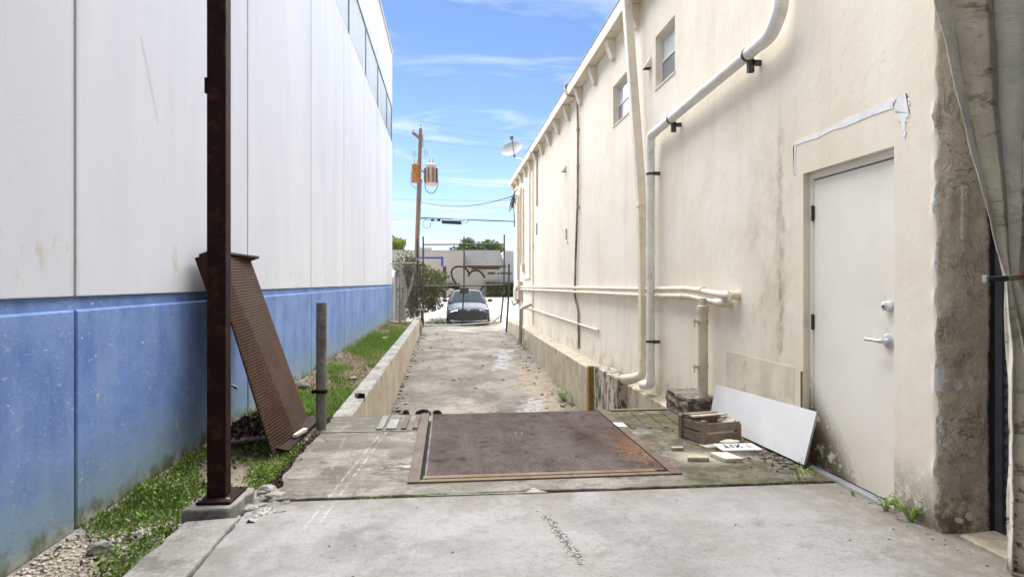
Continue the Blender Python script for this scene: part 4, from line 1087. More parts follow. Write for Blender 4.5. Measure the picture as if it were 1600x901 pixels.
conduit([(2.36, 21.4, 4.55), (2.48, 21.0, 4.62), (2.48, 20.8, 4.45), (2.48, 20.8, 1.85)], .045, "thick hooked service conduit under the cable bundle")
conduit([(2.49, 21.6, 4.4), (2.49, 21.6, 1.3)], .05, "grey-beige conduit at the far corner of the wall")
conduit([(2.515, 12.83, 2.45), (2.515, 12.83, 2.17), (2.515, 12.70, 2.15)], .022, "tiny white elbow pipe stub on the wall beyond the cable")
o = MB(); o.box(2.515, XW, 17.17, 17.33, 2.66, 3.00); tag(o.build("wall_box", M['hose'], bevel=.006), "small dark box between conduits high on the wall", "box")
t = thing("electric_meter", (2.45, 20.9, .9), "beige electric meter boxes clustered on the far end of the wall", "meter")
o = MB(); o.box(2.38, XW, 20.62, 21.15, .72, 1.34); o.build("main_box", M['meter'], t, bevel=0.012)
o = MB(); o.box(2.36, XW, 21.3, 22.0, .62, 1.1); o.build("side_box", M['meter'], t, bevel=0.012)
o = MB(); o.cyl((2.38, 20.88, 1.1), (2.33, 20.88, 1.1), .085, 16); o.build("meter_glass", M['galv'], t, smooth=True)
o = MB(); o.tube(fillet([(2.40, 20.7, .72), (2.34, 20.5, .60), (2.30, 21.4, .50), (2.30, 21.9, .64)], .1), .028, 8); o.build("flexible_cable", M['black'], t, smooth=True)
t = thing("conduit_riser", (2.30, 21.0, -.4), "grey plastic conduit riser standing against the far ledge", "conduit")
o = MB(); o.cyl((2.13, 17.9, -.66), (2.16, 17.9, .42), .055, 12); o.build("pipe", M['galv'], t, smooth=True)
o = MB(); o.tube(fillet([(2.16, 17.9, .40), (2.16, 17.9, .52), (2.5, 18.3, .62)], .1), .05, 12); o.build("bend", M['galv'], t, smooth=True)
# cable bundle and service drop
r = random.Random(4); o = MB()
for k in range(16):
    a = Vector((2.43 + r.uniform(-.04, .04), 22.2 + r.uniform(-.5, .5), 4.45 + r.uniform(-.1, .1)))
    b = a + Vector((r.uniform(-.22, .02), r.uniform(-.3, .5), r.uniform(-.55, -.15)))
    o.tube([a, (a + b) / 2 + Vector((r.uniform(-.08, .08), 0, r.uniform(-.08, .1))), b], .013, 5)
o.tube(fillet([(2.40, 21.5, 4.55), (2.36, 22.2, 4.45), (2.50, 22.9, 3.9), (2.52, 23.1, 3.4)], .2), .02, 6)
tag(o.build("cable_bundle", M['black'], smooth=True), "tangle of black service cables hooked under the far eave", "cables")

# ------------------------------------------------------------------ satellite dish on the eave
t = thing("satellite_dish", (2.40, 19.3, 5.1), "grey satellite dish on the edge of the cream eave", "satellite dish")
c = Vector((2.17, 20.6, 5.78)); nrm = Vector((-.30, -.62, .62)).normalized()
u = nrm.orthogonal().normalized(); w = nrm.cross(u)
o = MB(); rings = []
for back in (0, 1):
    rs_ = np.linspace(0.001, .40, 7) if not back else np.linspace(.40, .001, 7)
    for q in rs_:
        rings.append([c + nrm * (q * q * .55 - .012 * back) + (u * math.cos(a) + w * math.sin(a) * .92) * q for a in np.linspace(0, 2 * math.pi, 28, endpoint=False)])
o.loft(rings); o.build("reflector", M['dish'], t, smooth=True, angle=80)
o = MB(); o.tube([c - Vector((-.10, .10, .30)), c + Vector((-.06, -.42, .34))], .018, 8); o.build("feed_arm", M['galv'], t, smooth=True)
e = c + Vector((-.06, -.42, .34)); o = MB(); o.obox(e, (.055, 0, .01), (0, .05, 0), (-.01, 0, .055)); o.build("feed_horn", M['dish'], t, bevel=.012)
o = MB(); o.tube(fillet([c - nrm * .02, c + Vector((.08, -.1, -.28)), (2.36, 19.6, 5.30), (2.42, 19.4, 5.19)], .1), .024, 10); o.build("mast", M['galv'], t, smooth=True)
o = MB(); o.obox(c - nrm * .05, u * .08, w * .06, nrm * .03); o.build("mount", M['clamp'], t, bevel=.006)
cable("eave_cable", [(2.5, 17.3, 5.21), (2.36, 17.6, 5.28), (2.33, 17.4, 5.05), (2.40, 16.9, 4.95), (2.50, 16.9, 4.8)], .02, 'hose', "short grey cable looping over the eave beside the dish")

# ------------------------------------------------------------------ retaining walls
def retain_profile(ys_, xa, xb, zt, seed):
    """A wall along y with a ragged top: xa ramp side, xb other side."""
    r = random.Random(seed); rings = []
    for y in ys_:
        z = zt(y); k = r.uniform(-.008, .006); c = r.uniform(.006, .022)
        rings.append([(xa, y, -1.3), (xb, y, -1.3), (xb, y, z + k - .02), (xb + (.02 if xa > xb else -.02), y, z + k), (xa + (-c if xa > xb else c), y, z + r.uniform(-.004, .004)), (xa, y, z - c)])
    o = MB(); o.loft(rings); o.mi = [1 if (i % 6) in (2, 3, 4) and i < (len(rings) - 1) * 6 else 0 for i in range(len(o.f))]; return o
t = thing("left_retaining_wall", (-1.03, 13, 0), "low cream concrete retaining wall between the ramp and the grass strip", "retaining wall")
zl = lambda y: float(np.interp(y, [6, 12, 20.2], [0.0, 0.02, 0.06]))
o = retain_profile(np.linspace(6.065, 20.3, 130), -0.935, -1.135, zl, 4); o.build("wall", [M['retain'], M['edge']], t)
o = MB(); vs, fs = blob((-1.0, 20.45, -.15), .26, 31, 2, .18, (.55, .7, 1.3)); o.add(vs, fs); o.build("broken_end", M['rubble'], t)
o = MB(); o.box(-1.0, -.93, 6.95, 6.985, -.04, .055); o.obox((-1.0, 7.05, .02), (.035, .02, 0), (-.03, .10, 0), (0, 0, .008)); o.build("angle_iron", M['rust_post'], t, bevel=.003)
t = thing("right_retaining_wall", (2.36, 14, 0), "long cream ledge wall along the foot of the cream building", "retaining wall")
zr = lambda y: -0.055
for a, b, xo in ((9.50, 15.95, 2.2), (15.97, 20.0, 2.215), (20.02, YF, 2.215)):
    o = retain_profile(np.linspace(a, b, int((b - a) * 9)), xo, XW - .001, zr if a < 20 else (lambda y: -.10), int(a)); o.build("wall", [M['retain'], M['retain_top']], t)
t = thing("mouldy_ledge", (2.4, 8.7, 0), "short ledge wall with black mould under the downspout outlets", "retaining wall")
o = retain_profile(np.linspace(8.03, 9.36, 14), 2.275, XW - .001, lambda y: -.005, 9); o.build("wall", [M['mould'], M['mould']], t)
o = MB(); o.box(2.20, 2.30, 9.37, 9.49, -1.25, -0.02); tag(o.build("timber_post", M['yellow_wood'], bevel=.008), "ochre timber post set in the gap of the ledge wall", "timber post")
o = MB(); o.prism_y([(2.41, -1.2), (XW - .001, -1.2), (XW - .001, -.055), (2.41, -.085)], 6.075, 8.028); tag(o.build("low_sill", M['retain'], bevel=.01), "low cream sill between the mouldy ledge and the stone block", "sill")
# metal bits and rubble at the dock lip
o = MB()
for x, k, s_ in ((-.41, .035, 1), (-.22, .05, 2), (-.10, .035, 3), (-.29, .028, 4)):
    vs, fs = blob((x - .0, 6.075, .012), k, s_ * 7, 2, .35, (1.2, .5, .65)); o.add(vs, fs)
tag(o.build("tar_lumps", M['black'], kind='stuff'), "black tar lumps on the rear lip of the dock slab", "debris")

# ------------------------------------------------------------------ rusty post and its pad
t = thing("rusty_post", (-1.30, 3.63, 0), "tall dark rusty steel post on a base plate at the slab's left edge", "post")
o = MB(); o.box(-1.362, -1.258, 3.61, 3.70, .082, 4.12); o.build("post", M['rust_post'], t, bevel=.006)
o = MB(); o.prism([(-1.392, 3.535), (-1.205, 3.53), (-1.195, 3.79), (-1.385, 3.80)], .066, .080); o.build("base_plate", M['rust_post'], t, bevel=.003)
for x, y in ((-1.375, 3.555), (-1.225, 3.555), (-1.22, 3.765)):
    o = MB(); o.cyl((x, y, .0805), (x, y, .093), .011, 6); o.build("bolt", M['galv'], t)
o = MB(); o.obox((-1.368, 3.63, 2.42), (.010, 0, 0), (0, .012, 0), (0, 0, .045)); o.build("lug", M['rust_post'], t, bevel=.004)
bx = MB(); ol = jitter((-1.445, 3.475), (-1.20, 3.485), 8, .006, 2) + jitter((-1.185, 3.54), (-1.16, 3.82), 8, .012, 3) + [(-1.40, 3.84)]
bx.prism(ol, -.2, .063); tag(bx.build("footing_block", M['edge'], bevel=.012), "grey concrete footing under the rusty post", "concrete block")
# rubble at the corner of the slabs
r = random.Random(8); o = MB()
for k in range(60):
    x, y = r.uniform(-1.16, -.93), r.uniform(3.5, 4.02)
    if x > -1.03 - (y - 3.75) * .05 and y > 3.8: continue
    q = r.choice((.006, .010, .016, .028)); vs, fs = blob((x, y, -.012 + q * .3), q, k, 1, .35, (1.2, 1, .6)); o.add(vs, fs)
tag(o.build("slab_rubble", M['rubble'], kind='stuff'), "broken concrete rubble at the corner between the two slabs", "rubble")
for k, (x, y, s_) in enumerate(((-1.12, 3.95, .055), (-1.04, 3.86, .045), (-1.13, 3.62, .04))):
    o = MB(); vs, fs = blob((x, y, .0), s_, 50 + k, 2, .22, (1.1, .9, .5)); o.add(vs, fs)
    tag(o.build("concrete_chunk", M['rubble']), ("largest broken concrete chunk beside the rusty post", "broken concrete chunk at the left end of the slab joint", "small concrete chunk against the footing block")[k], "concrete chunk", "broken concrete chunks by the post")

# ------------------------------------------------------------------ leaning dock plate
t = thing("leaning_dock_plate", (-1.6, 5.55, 0), "rusty diamond plate dock leveller leaning against the blue and white wall", "steel plate")
B0, B1 = Vector((-1.375, 4.96, -.06)), Vector((-1.37, 6.17, -.06))       # foot
T0, T1 = Vector((-1.985, 5.06, 1.46)), Vector((-1.955, 6.27, 1.545))     # head
ey = (B1 - B0).normalized(); up = (T1 - B1).normalized(); nr = ey.cross(up).normalized()
if nr.x < 0: nr = -nr
# main face: right of the fold line; bent flange: left of it
F0 = B0 + (B1 - B0) * .38 + nr * .07; FT = T0 + (T1 - T0) * .10 + nr * .03
def sheet(quad, name, flip=False, nx=20, ny=66):
    a, b, c, d = quad                            # a-b bottom, d-c top
    n_ = (b - a).cross(d - a).normalized()
    if n_.x < 0: n_ = -n_
    o = MB(); th = n_ * -.012
    o.add([a, b, c, d, a + th, b + th, c + th, d + th], [(0, 1, 2, 3), (7, 6, 5, 4), (0, 4, 5, 1), (1, 5, 6, 2), (2, 6, 7, 3), (3, 7, 4, 0)])
    ob = o.build(name, M['rust_ramp'], t)
    V = []; F = []
    for j in range(ny):
        v = (j + .5) / ny; L = a + (d - a) * v; Rr = b + (c - b) * v; ln = (Rr - L).length
        k = max(1, int(ln / .034)); off = .25 if j % 2 else -.25
        ex = (Rr - L) / k; ev = (d - a) / ny
        for i in range(k):
            if not (.3 < i + .5 + off < k - .3): continue
            p = L + ex * (i + .5 + off); bi = len(V)
            V += [p - ex * .45 + n_ * .0004, p - ev * .38 + n_ * .0004, p + ex * .45 + n_ * .0004, p + ev * .38 + n_ * .0004, p - ex * .2 + n_ * .007, p + ex * .2 + n_ * .007]
            F += [(bi, bi + 1, bi + 5, bi + 4), (bi + 2, bi + 3, bi + 4, bi + 5), (bi + 1, bi + 2, bi + 5), (bi + 3, bi, bi + 4)]
    tr = MB(); tr.add(V, F); tr.build("tread", M['rust_tread'], ob, kind='stuff')
    return ob
back = nr * -.10
def flat(p, a, b, c):
    n_ = (b - a).cross(c - a).normalized(); return p - n_ * (p - a).dot(n_)
FT = flat(FT, F0, B1, T1); T0 = flat(T0, B0, F0, FT)
sheet((F0, B1, T1, FT), "main_sheet")
sheet((B0, F0, FT, T0), "bent_flange", nx=8)
o = MB(); c = (T0 + T1) / 2; o.obox(c + up * .010 + nr * .0, ey * .60, nr * .055, up * .011); o.build("head_angle", M['rust_ramp'], t, bevel=.004)
o = MB(); o.obox(T0 + ey * .02 - up * .10 + nr * -.06, ey * .012, nr * .07, up * .14); o.build("head_gusset", M['rust_ramp'], t, bevel=.004)
o = MB(); o.obox((-1.975, 5.53, 1.60), (.012, 0, 0), (0, .05, 0), (0, 0, .09)); o.build("hinge_lug", M['rust_post'], t, bevel=.004)
o = MB(); o.obox((B0 + B1) / 2 + Vector((.05, .05, .02)), ey * .58, Vector((.055, 0, -.012)), Vector((.001, 0, .008))); o.build("foot_lip", M['rust_post'], t, bevel=.003)
o = MB(); o.prism([(-1.32, 5.36), (-1.29, 5.38), (-1.25, 5.60), (-1.29, 5.61), (-1.31, 5.47)], -.03, .0); 
tag(o.build("torn_wrapper", M['sign_white'], bevel=.003), "torn pale plastic strip at the foot of the leaning plate", "litter")
# leaf pile and a buried board under it
n = 2600
P = np.stack([rng.uniform(-2.0, -1.42, n), rng.uniform(5.35, 6.55, n), np.zeros(n)], 1)
P[:, 2] = -.09 + .09 * np.exp(-((P[:, 0] + 1.78) / .25) ** 2 - ((P[:, 1] - 6.0) / .45) ** 2) + rng.uniform(0, .02, n)
V, F = leaves(P, .05, .3, .5); tag(npmesh("leaf_pile", V, F, M['litter'], kind='stuff'), "pile of dead brown leaves under the leaning plate", "leaves")
o = MB(); o.obox((-1.74, 5.42, -.05), (.22, .03, .01), (-.01, .07, .0), (0, .0, .012)); tag(o.build("rotten_board", M['crate'], bevel=.005), "dark rotten board lying in front of the leaf pile", "board")

# ------------------------------------------------------------------ bollard
t = thing("pipe_bollard", (-1.11, 5.49, 0), "weathered grey steel pipe bollard between the grass and the dock slab", "bollard")
o = MB(); o.hollow((-1.11, 5.49, -.15), (-1.105, 5.49, 1.12), .045, .006); o.build("pipe", M['oldpipe'], t, smooth=True)
o = MB(); o.tube([(-1.107, 5.49, .33), (-1.107, 5.49, .36)], .052, 18); o.obox((-1.165, 5.48, .345), (.022, 0, 0), (0, .016, 0), (0, 0, .016)); o.build("collar", M['rust_post'], t, smooth=True)
o = MB(); vs, fs = blob((-1.11, 5.49, -.02), .075, 3, 2, .2, (1.2, 1.1, .5)); o.add(vs, fs); o.build("mortar_base", M['block'], t)

# ------------------------------------------------------------------ crate, board, tiles, sign
t = thing("wooden_crate", (2.15, 4.84, 0), "broken weathered wooden crate beside the white board", "crate")
cx0 = Vector((2.025, 4.665, .004)); ax = Vector((.335, .068, 0)); ay = Vector((-.085, .262, 0)); az = Vector((0, 0, .205))
axn, ayn = ax.normalized(), ay.normalized(); W_, D_ = ax.length, ay.length
def slat(p, a, b, c, m='crate', nm="slat"):      # corner + three edge vectors
    o = MB(); o.obox(p + (a + b + c) / 2, a / 2, b / 2, c / 2); return o.build(nm, M[m], t, bevel=.003)
z_ = Vector((0, 0, 1))
for i in (0, 1):
    for j in (0, 1):
        slat(cx0 + axn * (i * (W_ - .036) - (.016 if i == 0 else -.004)) + ayn * (j * (D_ - .034) + (-.016 if j == 0 else .004)), axn * .040, ayn * .038, z_ * (.192 if (i, j) != (1, 0) else .15), 'crate', "corner_post")
for h0, hh, m in ((.008, .075, 'crate'), (.098, .070, 'crate')):
    slat(cx0 + ayn * -.011 + z_ * h0, axn * W_, ayn * .010, z_ * hh, m)
    slat(cx0 + ayn * (D_ + .001) + z_ * h0, axn * W_, ayn * .010, z_ * hh, 'crate')
    slat(cx0 + axn * .003 + ayn * .034 + z_ * h0, axn * .011, ayn * (D_ - .068), z_ * hh, m)
    slat(cx0 + axn * (W_ - .014) + ayn * .034 + z_ * h0, axn * .011, ayn * (D_ - .068), z_ * hh, 'crate')
slat(cx0 + ayn * -.013 + z_ * .083 + axn * .03, axn * (W_ - .09), ayn * .016, z_ * .013, 'crate_pale')
slat(cx0 + ayn * (D_ - .075) + z_ * .192, axn * (W_ * .86), ayn * .060, z_ * .013, 'crate')
slat(cx0 + ayn * (D_ - .165) + z_ * .194 + axn * -.005, axn * (W_ * .98), ayn * .052, z_ * .013, 'crate_pale')
slat(cx0 + ayn * .002 + axn * (W_ * .70) + z_ * .135, (axn * .075 + z_ * .035), (ayn * .16 + axn * .03), z_ * .013, 'crate_pale', "loose_slat")
slat(cx0 + axn * .03 + ayn * .03 + z_ * .005, axn * (W_ - .06), ayn * (D_ - .06), z_ * .01, 'crate', "floor_board")

t = thing("white_board", (2.46, 4.7, 0), "white board leaning on its long edge against the cream wall by the door", "board")
BR, TR, TL = Vector((2.455, 3.985, .035)), Vector((2.512, 3.925, .413)), Vector((2.512, 5.425, .350))
BL = Vector((2.425, 5.46, .006))
TL = flat(TL, BR, TR, BL)
n_ = (BL - BR).cross(TR - BR).normalized(); n_ = -n_ if n_.x > 0 else n_
o = MB(); th = n_ * -.016
o.add([BR, TR, TL, BL, BR + th, TR + th, TL + th, BL + th], [(0, 1, 2, 3), (7, 6, 5, 4)]); o.add([BR, TR, TL, BL, BR + th, TR + th, TL + th, BL + th], [(0, 4, 5, 1), (1, 5, 6, 2), (2, 6, 7, 3), (3, 7, 4, 0)], 1)
o.build("board", [M['board'], M['board_edge']], t)
o = MB(); o.prism_y([(2.50, .002), (2.533, .002), (2.533, .030), (2.526, .030), (2.526, .009), (2.507, .009), (2.507, .022), (2.50, .022)], 3.26, 4.20)
tag(o.build("door_track", M['alu']), "aluminium channel lying along the foot of the door", "metal channel")
for k, (c, ux, uy, h, m, lb_) in enumerate((((1.812, 4.265, 0), (.075, -.012, 0), (.012, .035, 0), .030, 'tile_dark', "narrow grey tile offcut to the left of the square tile"),
                                       ((2.03, 4.27, 0), (.068, -.002, 0), (-.02, .085, 0), .030, 'tile', "square tan cement tile in front of the crate"),
                                       ((1.765, 4.545, 0), (.046, .0, 0), (.0, .02, 0), .024, 'tile_dark', "small mossy tile chip near the steel plate's edge"))):
    o = MB(); o.obox((c[0], c[1], h / 2 + .005), ux, uy, (0, 0, h / 2)); tag(o.build("cement_tile", M[m], bevel=.004), lb_, "tile", "loose tiles on the dock slab")
# upside down EXIT sign plate lying on the slab
t = thing("exit_sign", (2.23, 4.50, 0), "dirty white EXIT sign plate lying upside down in front of the crate", "sign")
ex0 = Vector((2.09, 4.455, .012)); ex = Vector((.315, -.015, 0)); eyv = Vector((-.03, .115, .022))
o = MB(); o.obox(ex0 + ex / 2 + eyv / 2, ex / 2, eyv / 2, (0, 0, .006)); o.build("plate", M['sign_white'], t, bevel=.003)
def text_mesh(name, s, size, mat, mtx, parent, ext=.0005, kind=None, bold=0.0):
    cu = bpy.data.curves.new(name, 'FONT'); cu.body = s; cu.size = size; cu.extrude = ext; cu.offset = bold; cu.align_x = 'LEFT'; cu.resolution_u = 3
    tmp = bpy.data.objects.new("tmp_text", cu); COL.objects.link(tmp)
    dg = bpy.context.evaluated_depsgraph_get(); me = bpy.data.meshes.new_from_object(tmp.evaluated_get(dg))
    bpy.data.objects.remove(tmp); me.name = name
    off = wloc(parent) if parent is not None else Vector((0, 0, 0))
    me.transform(Matrix.Translation(-off) @ mtx); me.materials.clear(); me.materials.append(mat)
    o = bpy.data.objects.new(name, me); link(o, parent)
    if kind: o["kind"] = kind
    return o
exn, eyn = ex.normalized(), eyv.normalized(); en = exn.cross(eyn)
for i, (ch, m) in enumerate((("E", 'sign_red'), ("X", 'sign_black'), ("I", 'sign_black'), ("T", 'sign_black'))):
    # rotated half a turn in the plate: the word reads upside down from the camera
    px = {0: .268, 1: .195, 2: .128, 3: .096}[i]
    org = ex0 + exn * px + eyn * .098 + en * .0068
    mtx = Matrix.Translation(org) @ Matrix((( -exn.x, -eyn.x, en.x, 0), (-exn.y, -eyn.y, en.y, 0), (-exn.z, -eyn.z, en.z, 0), (0, 0, 0, 1)))
    text_mesh("letter", ch, .082, M[m], mtx, t, .0005, None, .0035)
o = MB(); vs, fs = blob((2.215, 4.60, .045), .05, 77, 2, .3, (1.3, .6, .35)); o.add(vs, fs); tag(o.build("plaster_lump", M['tile']), "pale plaster lump lying on the sign plate", "plaster lump")
o = MB(); o.obox((2.12, 4.63, .006), (.11, .0, 0), (-.01, .05, 0), (0, 0, .004)); tag(o.build("paper_scrap", M['sign_white']), "torn white sheet sticking out under the sign plate", "litter")
# dark debris heap at the board's foot
r = random.Random(12); o = MB()
for k in range(150):
    tt = r.random(); x = 2.37 + .08 * tt + r.gauss(-.02, .035); y = 4.62 - .62 * tt + r.uniform(-.05, .05)
    q = r.choice((.004, .006, .010, .015)); vs, fs = blob((x, y, .006 + q * .4), q, k, 1, .4, (1.3, 1, .6)); o.add(vs, fs)
tag(o.build("wall_debris", M['block'], kind='stuff'), "dark rubble and dirt along the foot of the white board", "rubble")
r = random.Random(13); o = MB()
for k in range(210):
    zone = r.random()
    if zone < .35: x, y = 2.52 - abs(r.gauss(0, .06)), r.uniform(2.3, 4.1)
    elif zone < .6: x, y = r.uniform(-1.0, 2.5), r.uniform(2.2, 3.7)
    elif zone < .8: x, y = r.uniform(1.6, 2.5), r.uniform(3.8, 5.9)
    else: x, y = r.uniform(-1.05, -.2), r.uniform(3.8, 5.9)
    q = r.choice((.0015, .002, .003, .0045)) * (1 if zone < .9 else 1.3); vs, fs = blob((x, y, .003), q, k, 1, .4, (1.5, 1, .5)); o.add(vs, fs)
tag(o.build("ground_specks", M['block'], kind='stuff'), "small dark crumbs scattered on the slabs", "debris")
r = random.Random(14); o = MB()
for k in range(700):
    side = r.random()
    if side < .4: x = -.93 + abs(r.gauss(0, .09))
    elif side < .75: x = 2.18 - abs(r.gauss(0, .25))
    else: x = r.uniform(-.9, 2.1)
    y = r.uniform(7.5, 21); q = r.choice((.006, .010, .016, .03)) * (1 if r.random() < .9 else 1.6)
    vs, fs = blob((x, y, float(ramp_z(np.float64(x), np.float64(y))) + q * .3), q, k, 1, .4, (1.2, 1, .6)); o.add(vs, fs, 0 if r.random() < .6 else 1)
tag(o.build("ramp_debris", [M['rubble'], M['block']], kind='stuff'), "stones and leaf crumbs scattered over the ramp", "debris")

# ------------------------------------------------------------------ curtain tied back at the right
t = thing("tied_curtain", (2.46, 2.45, 1.3), "dirty off-white canvas curtain gathered and tied at the right edge", "curtain")
edges = [(2.045, 2.115), (2.115, 2.215), (2.215, 2.325), (2.325, 2.435), (2.435, 2.56), (2.56, 2.72)]
tie = [2.440, 2.450, 2.460, 2.482, 2.512, 2.550, 2.590]
top_x = [2.085, 2.215, 2.345, 2.440, 2.56, 2.68, 2.75]
low_x = [2.466, 2.500, 2.540, 2.59, 2.64, 2.69, 2.74]
mats = ['canvas_a', 'canvas_b', 'canvas_c', 'canvas_a', 'canvas_b', 'canvas_c']
for i in range(6):
    V = []; nu, nv = 10, 60
    for j in range(nv + 1):
        z = 4.11 - 4.10 * j / nv
        for k in range(nu + 1):
            q = k / nu
            if z >= 1.31:
                s_ = (z - 1.31) / (2.55 - 1.31); s2 = min(1.25, s_ ** .93)
                a = tie[i] + (top_x[i] - tie[i]) * s2; b = tie[i + 1] + (top_x[i + 1] - tie[i + 1]) * s2; wd = .012 + .03 * min(1, s_)
            else:
                s_ = min(1, (1.31 - z) / .35); a = tie[i] + (low_x[i] - tie[i]) * s_; b = tie[i + 1] + (low_x[i + 1] - tie[i + 1]) * s_; wd = .012 + .02 * s_
            x = a + (b - a) * q
            y = 2.430 + ((q if i % 2 == 0 else 1 - q) * 1.5 - math.sin(q * math.pi) * .35) * wd + .004 * i + mnoise.noise(Vector((x * 3 + i, z * 4.5, i * 2.0))) * .009 + mnoise.noise(Vector((x * 14 + i * 3, z * 22, i))) * .006 + mnoise.noise(Vector((x * 22, z * 1.1, i))) * .005
            V.append((x + .004 * mnoise.noise(Vector((i, z * 5, 2))), y, z))
    n_ = nu + 1
    F = [(j * n_ + k, (j + 1) * n_ + k, (j + 1) * n_ + k + 1, j * n_ + k + 1) for j in range(nv) for k in range(nu)]
    ob = npmesh("canvas_strip", V, F, M[mats[i]], t, smooth=True)
    sm = ob.modifiers.new("thickness", 'SOLIDIFY'); sm.thickness = .004; sm.offset = 1
t2 = thing("tie_clamp", (2.42, 2.40, 1.32), "worn red and black clamp bar holding the gathered curtain", "clamp")
o = MB(); o.obox((2.365, 2.40, 1.3145), (.048, 0, .003), (0, .010, 0), (0, 0, .0125)); o.build("black_grip", M['clamp'], t2, bevel=.004)
o = MB(); o.obox((2.442, 2.40, 1.320), (.030, 0, .002), (0, .009, 0), (0, 0, .0115)); o.build("bar", M['crate'], t2, bevel=.003)
o = MB(); o.obox((2.50, 2.40, 1.325), (.030, 0, .002), (0, .010, 0), (0, 0, .0125)); o.build("red_grip", M['paint_red'], t2, bevel=.004)
o = MB(); o.box(2.528, 2.546, 2.385, 2.415, 1.312, 1.345); o.build("jaw", M['clamp'], t2, bevel=.003)
o = MB(); o.box(2.305, 2.318, 2.388, 2.412, 1.298, 1.330); o.build("jaw", M['galv'], t2, bevel=.003)

# ------------------------------------------------------------------ gate, fence
def chain_link(x0, x1, z0, z1, y, s_, rr, fn=None):
    o = MB(); W, H = x1 - x0, z1 - z0; st = s_ * 1.4142
    for sg in (1, -1):
        k = -H
        while k < W:
            a, b = max(0, k), min(W, k + H)
            if b - a > .02:
                if sg > 0: p, q = (x0 + a, z0 + a - k), (x0 + b, z0 + b - k)
                else: p, q = (x1 - a, z0 + a - k), (x1 - b, z0 + b - k)
                P, Q = Vector((p[0], y, p[1])), Vector((q[0], y, q[1]))
                if fn: P, Q = fn(P), fn(Q)
                o.tube([P, Q], rr, 3, False)
            k += st
    return o
t = thing("chain_link_gate", (.57, 22.0, -.3), "tall grey chain link gate with a small dark sign in front of the car", "gate")
GX0, GX1 = -.885, 2.03
def bar(nm, pts, r, par=t, m='gatesteel'):
    o = MB(); o.tube(pts, r, 10); return o.build(nm, M[m], par, smooth=True)
bar("stile", [(GX0, 22, -.30), (GX0 + .0, 22, 2.95)], .030)
bar("stile", [(1.90, 22, -.16), (1.96, 22, .45), (2.02, 22, .95), (2.035, 22, 3.03)], .030)
bar("centre_bar", [(.50, 22.0, -.2), (.575, 22.0, 1.1), (.575, 22, 2.95)], .026)
bar("rail", [(GX0, 22, 2.655), (2.035, 22, 2.69)], .026)
bar("rail", [(GX0, 22, 1.16), (2.02, 22, 1.205)], .026)
bar("rail", [(GX0, 22, -.25), (.5, 22, -.225), (1.9, 22, -.14)], .026, t, 'galv')
bar("brace", [(1.62, 22, -.15), (1.92, 22, .12)], .016)
o = chain_link(GX0 + .02, 2.02, -.22, 2.66, 22.0, .062, .0019); o.build("chain_link", M['gatesteel'], t, kind='stuff')
o = MB(); o.box(.43, .745, 21.955, 21.968, .90, 1.10); o.build("sign_plate", M['grille_bar'], t, bevel=.004)
o = MB(); o.obox((2.0, 21.97, .82), (.05, 0, .02), (0, .03, 0), (-.02, 0, .05)); o.tube(fillet([(2.0, 21.96, .9), (2.1, 21.94, .75), (2.02, 21.95, .6)], .05), .012, 6); o.build("chain_lock", M['black'], t)
t = thing("gate_post", (-1.04, 21.9, -.5), "tall galvanised gate post at the end of the left retaining wall", "post")
bar("post", [(-1.05, 21.3, -.52), (-1.05, 21.3, 2.80)], .038, t, 'gatesteel')
for z in (.35, 2.1):
    o = MB(); o.tube([(-1.05, 21.3, z - .03), (-1.05, 21.3, z + .03)], .047, 10); o.tube([(-1.05, 21.3, z), (-.885, 22, z)], .016, 6); o.build("hinge_band", M['galv'], t, smooth=True)
o = MB(); o.tube(fillet([(-1.0, 21.28, .12), (-.92, 21.28, .42), (-.84, 21.28, .30), (-.86, 21.28, .05)], .08), .02, 8); o.build("latch_loop", M['galv'], t, smooth=True)
t = thing("leaning_gate_post", (2.10, 22, -.45), "slanting dark gate post beside the cream ledge at the far right", "post")
bar("post", [(2.10, 21.9, -.48), (2.15, 21.9, .3), (2.19, 21.9, 1.0), (2.20, 21.9, 1.93)], .036, t)
o = MB(); o.cyl((2.20, 21.9, 1.93), (2.20, 21.9, 1.96), .045, 10); o.build("cap", M['gatesteel'], t)
t = thing("side_fence", (-1.5, 21.4, -.1), "chain link fence panel between the blue wall's end and the gate post", "fence")
bar("post", [(-1.66, 21.4, -.25), (-1.66, 21.4, 2.10)], .045, t, 'galv')
o = MB(); o.cyl((-1.66, 21.4, 2.09), (-1.66, 21.4, 2.13), .052, 10); o.build("cap", M['galv'], t)
o = chain_link(-1.99, -1.06, -.10, 1.95, 21.4, .062, .0024); o.build("chain_link", M['galv'], t, kind='stuff')
bar("rail", [(-1.99, 21.4, 1.95), (-1.06, 21.4, 1.98)], .018, t, 'galv')
o = MB(); o.box(-2.34, -1.99, 22.72, 27, -.55, 1.50); o.prism_x([(22.75, 1.5), (25.5, 1.5), (24.2, 1.82), (23.2, 1.7)], -2.33, -2.0)
tag(o.build("white_side_wall", M['far_white'], bevel=.01), "broken white wall stub behind the chain link fence", "wall")
o = MB(); o.tube([(-1.70, 23.6, -.55), (-1.74, 23.6, .4), (-1.64, 23.7, 1.0), (-1.78, 23.9, 1.8), (-1.70, 24.2, 2.2)], [.16, .11, .09, .07, .04], 9); o.tube([(-1.66, 23.65, .5), (-1.42, 23.8, 1.2), (-1.30, 24.1, 1.9)], [.07, .05, .03], 7); o.tube([(-1.6, 23.5, -.5), (-1.35, 23.3, -.2), (-1.15, 23.2, -.4)], [.07, .06, .05], 7)
tr_ = thing("overgrown_tree", (-1.7, 23.7, -.5), "pale twisted trunk with brown vines behind the side fence", "tree")
o.build("trunk", M['pale_bark'], tr_, smooth=True)
n = 3800
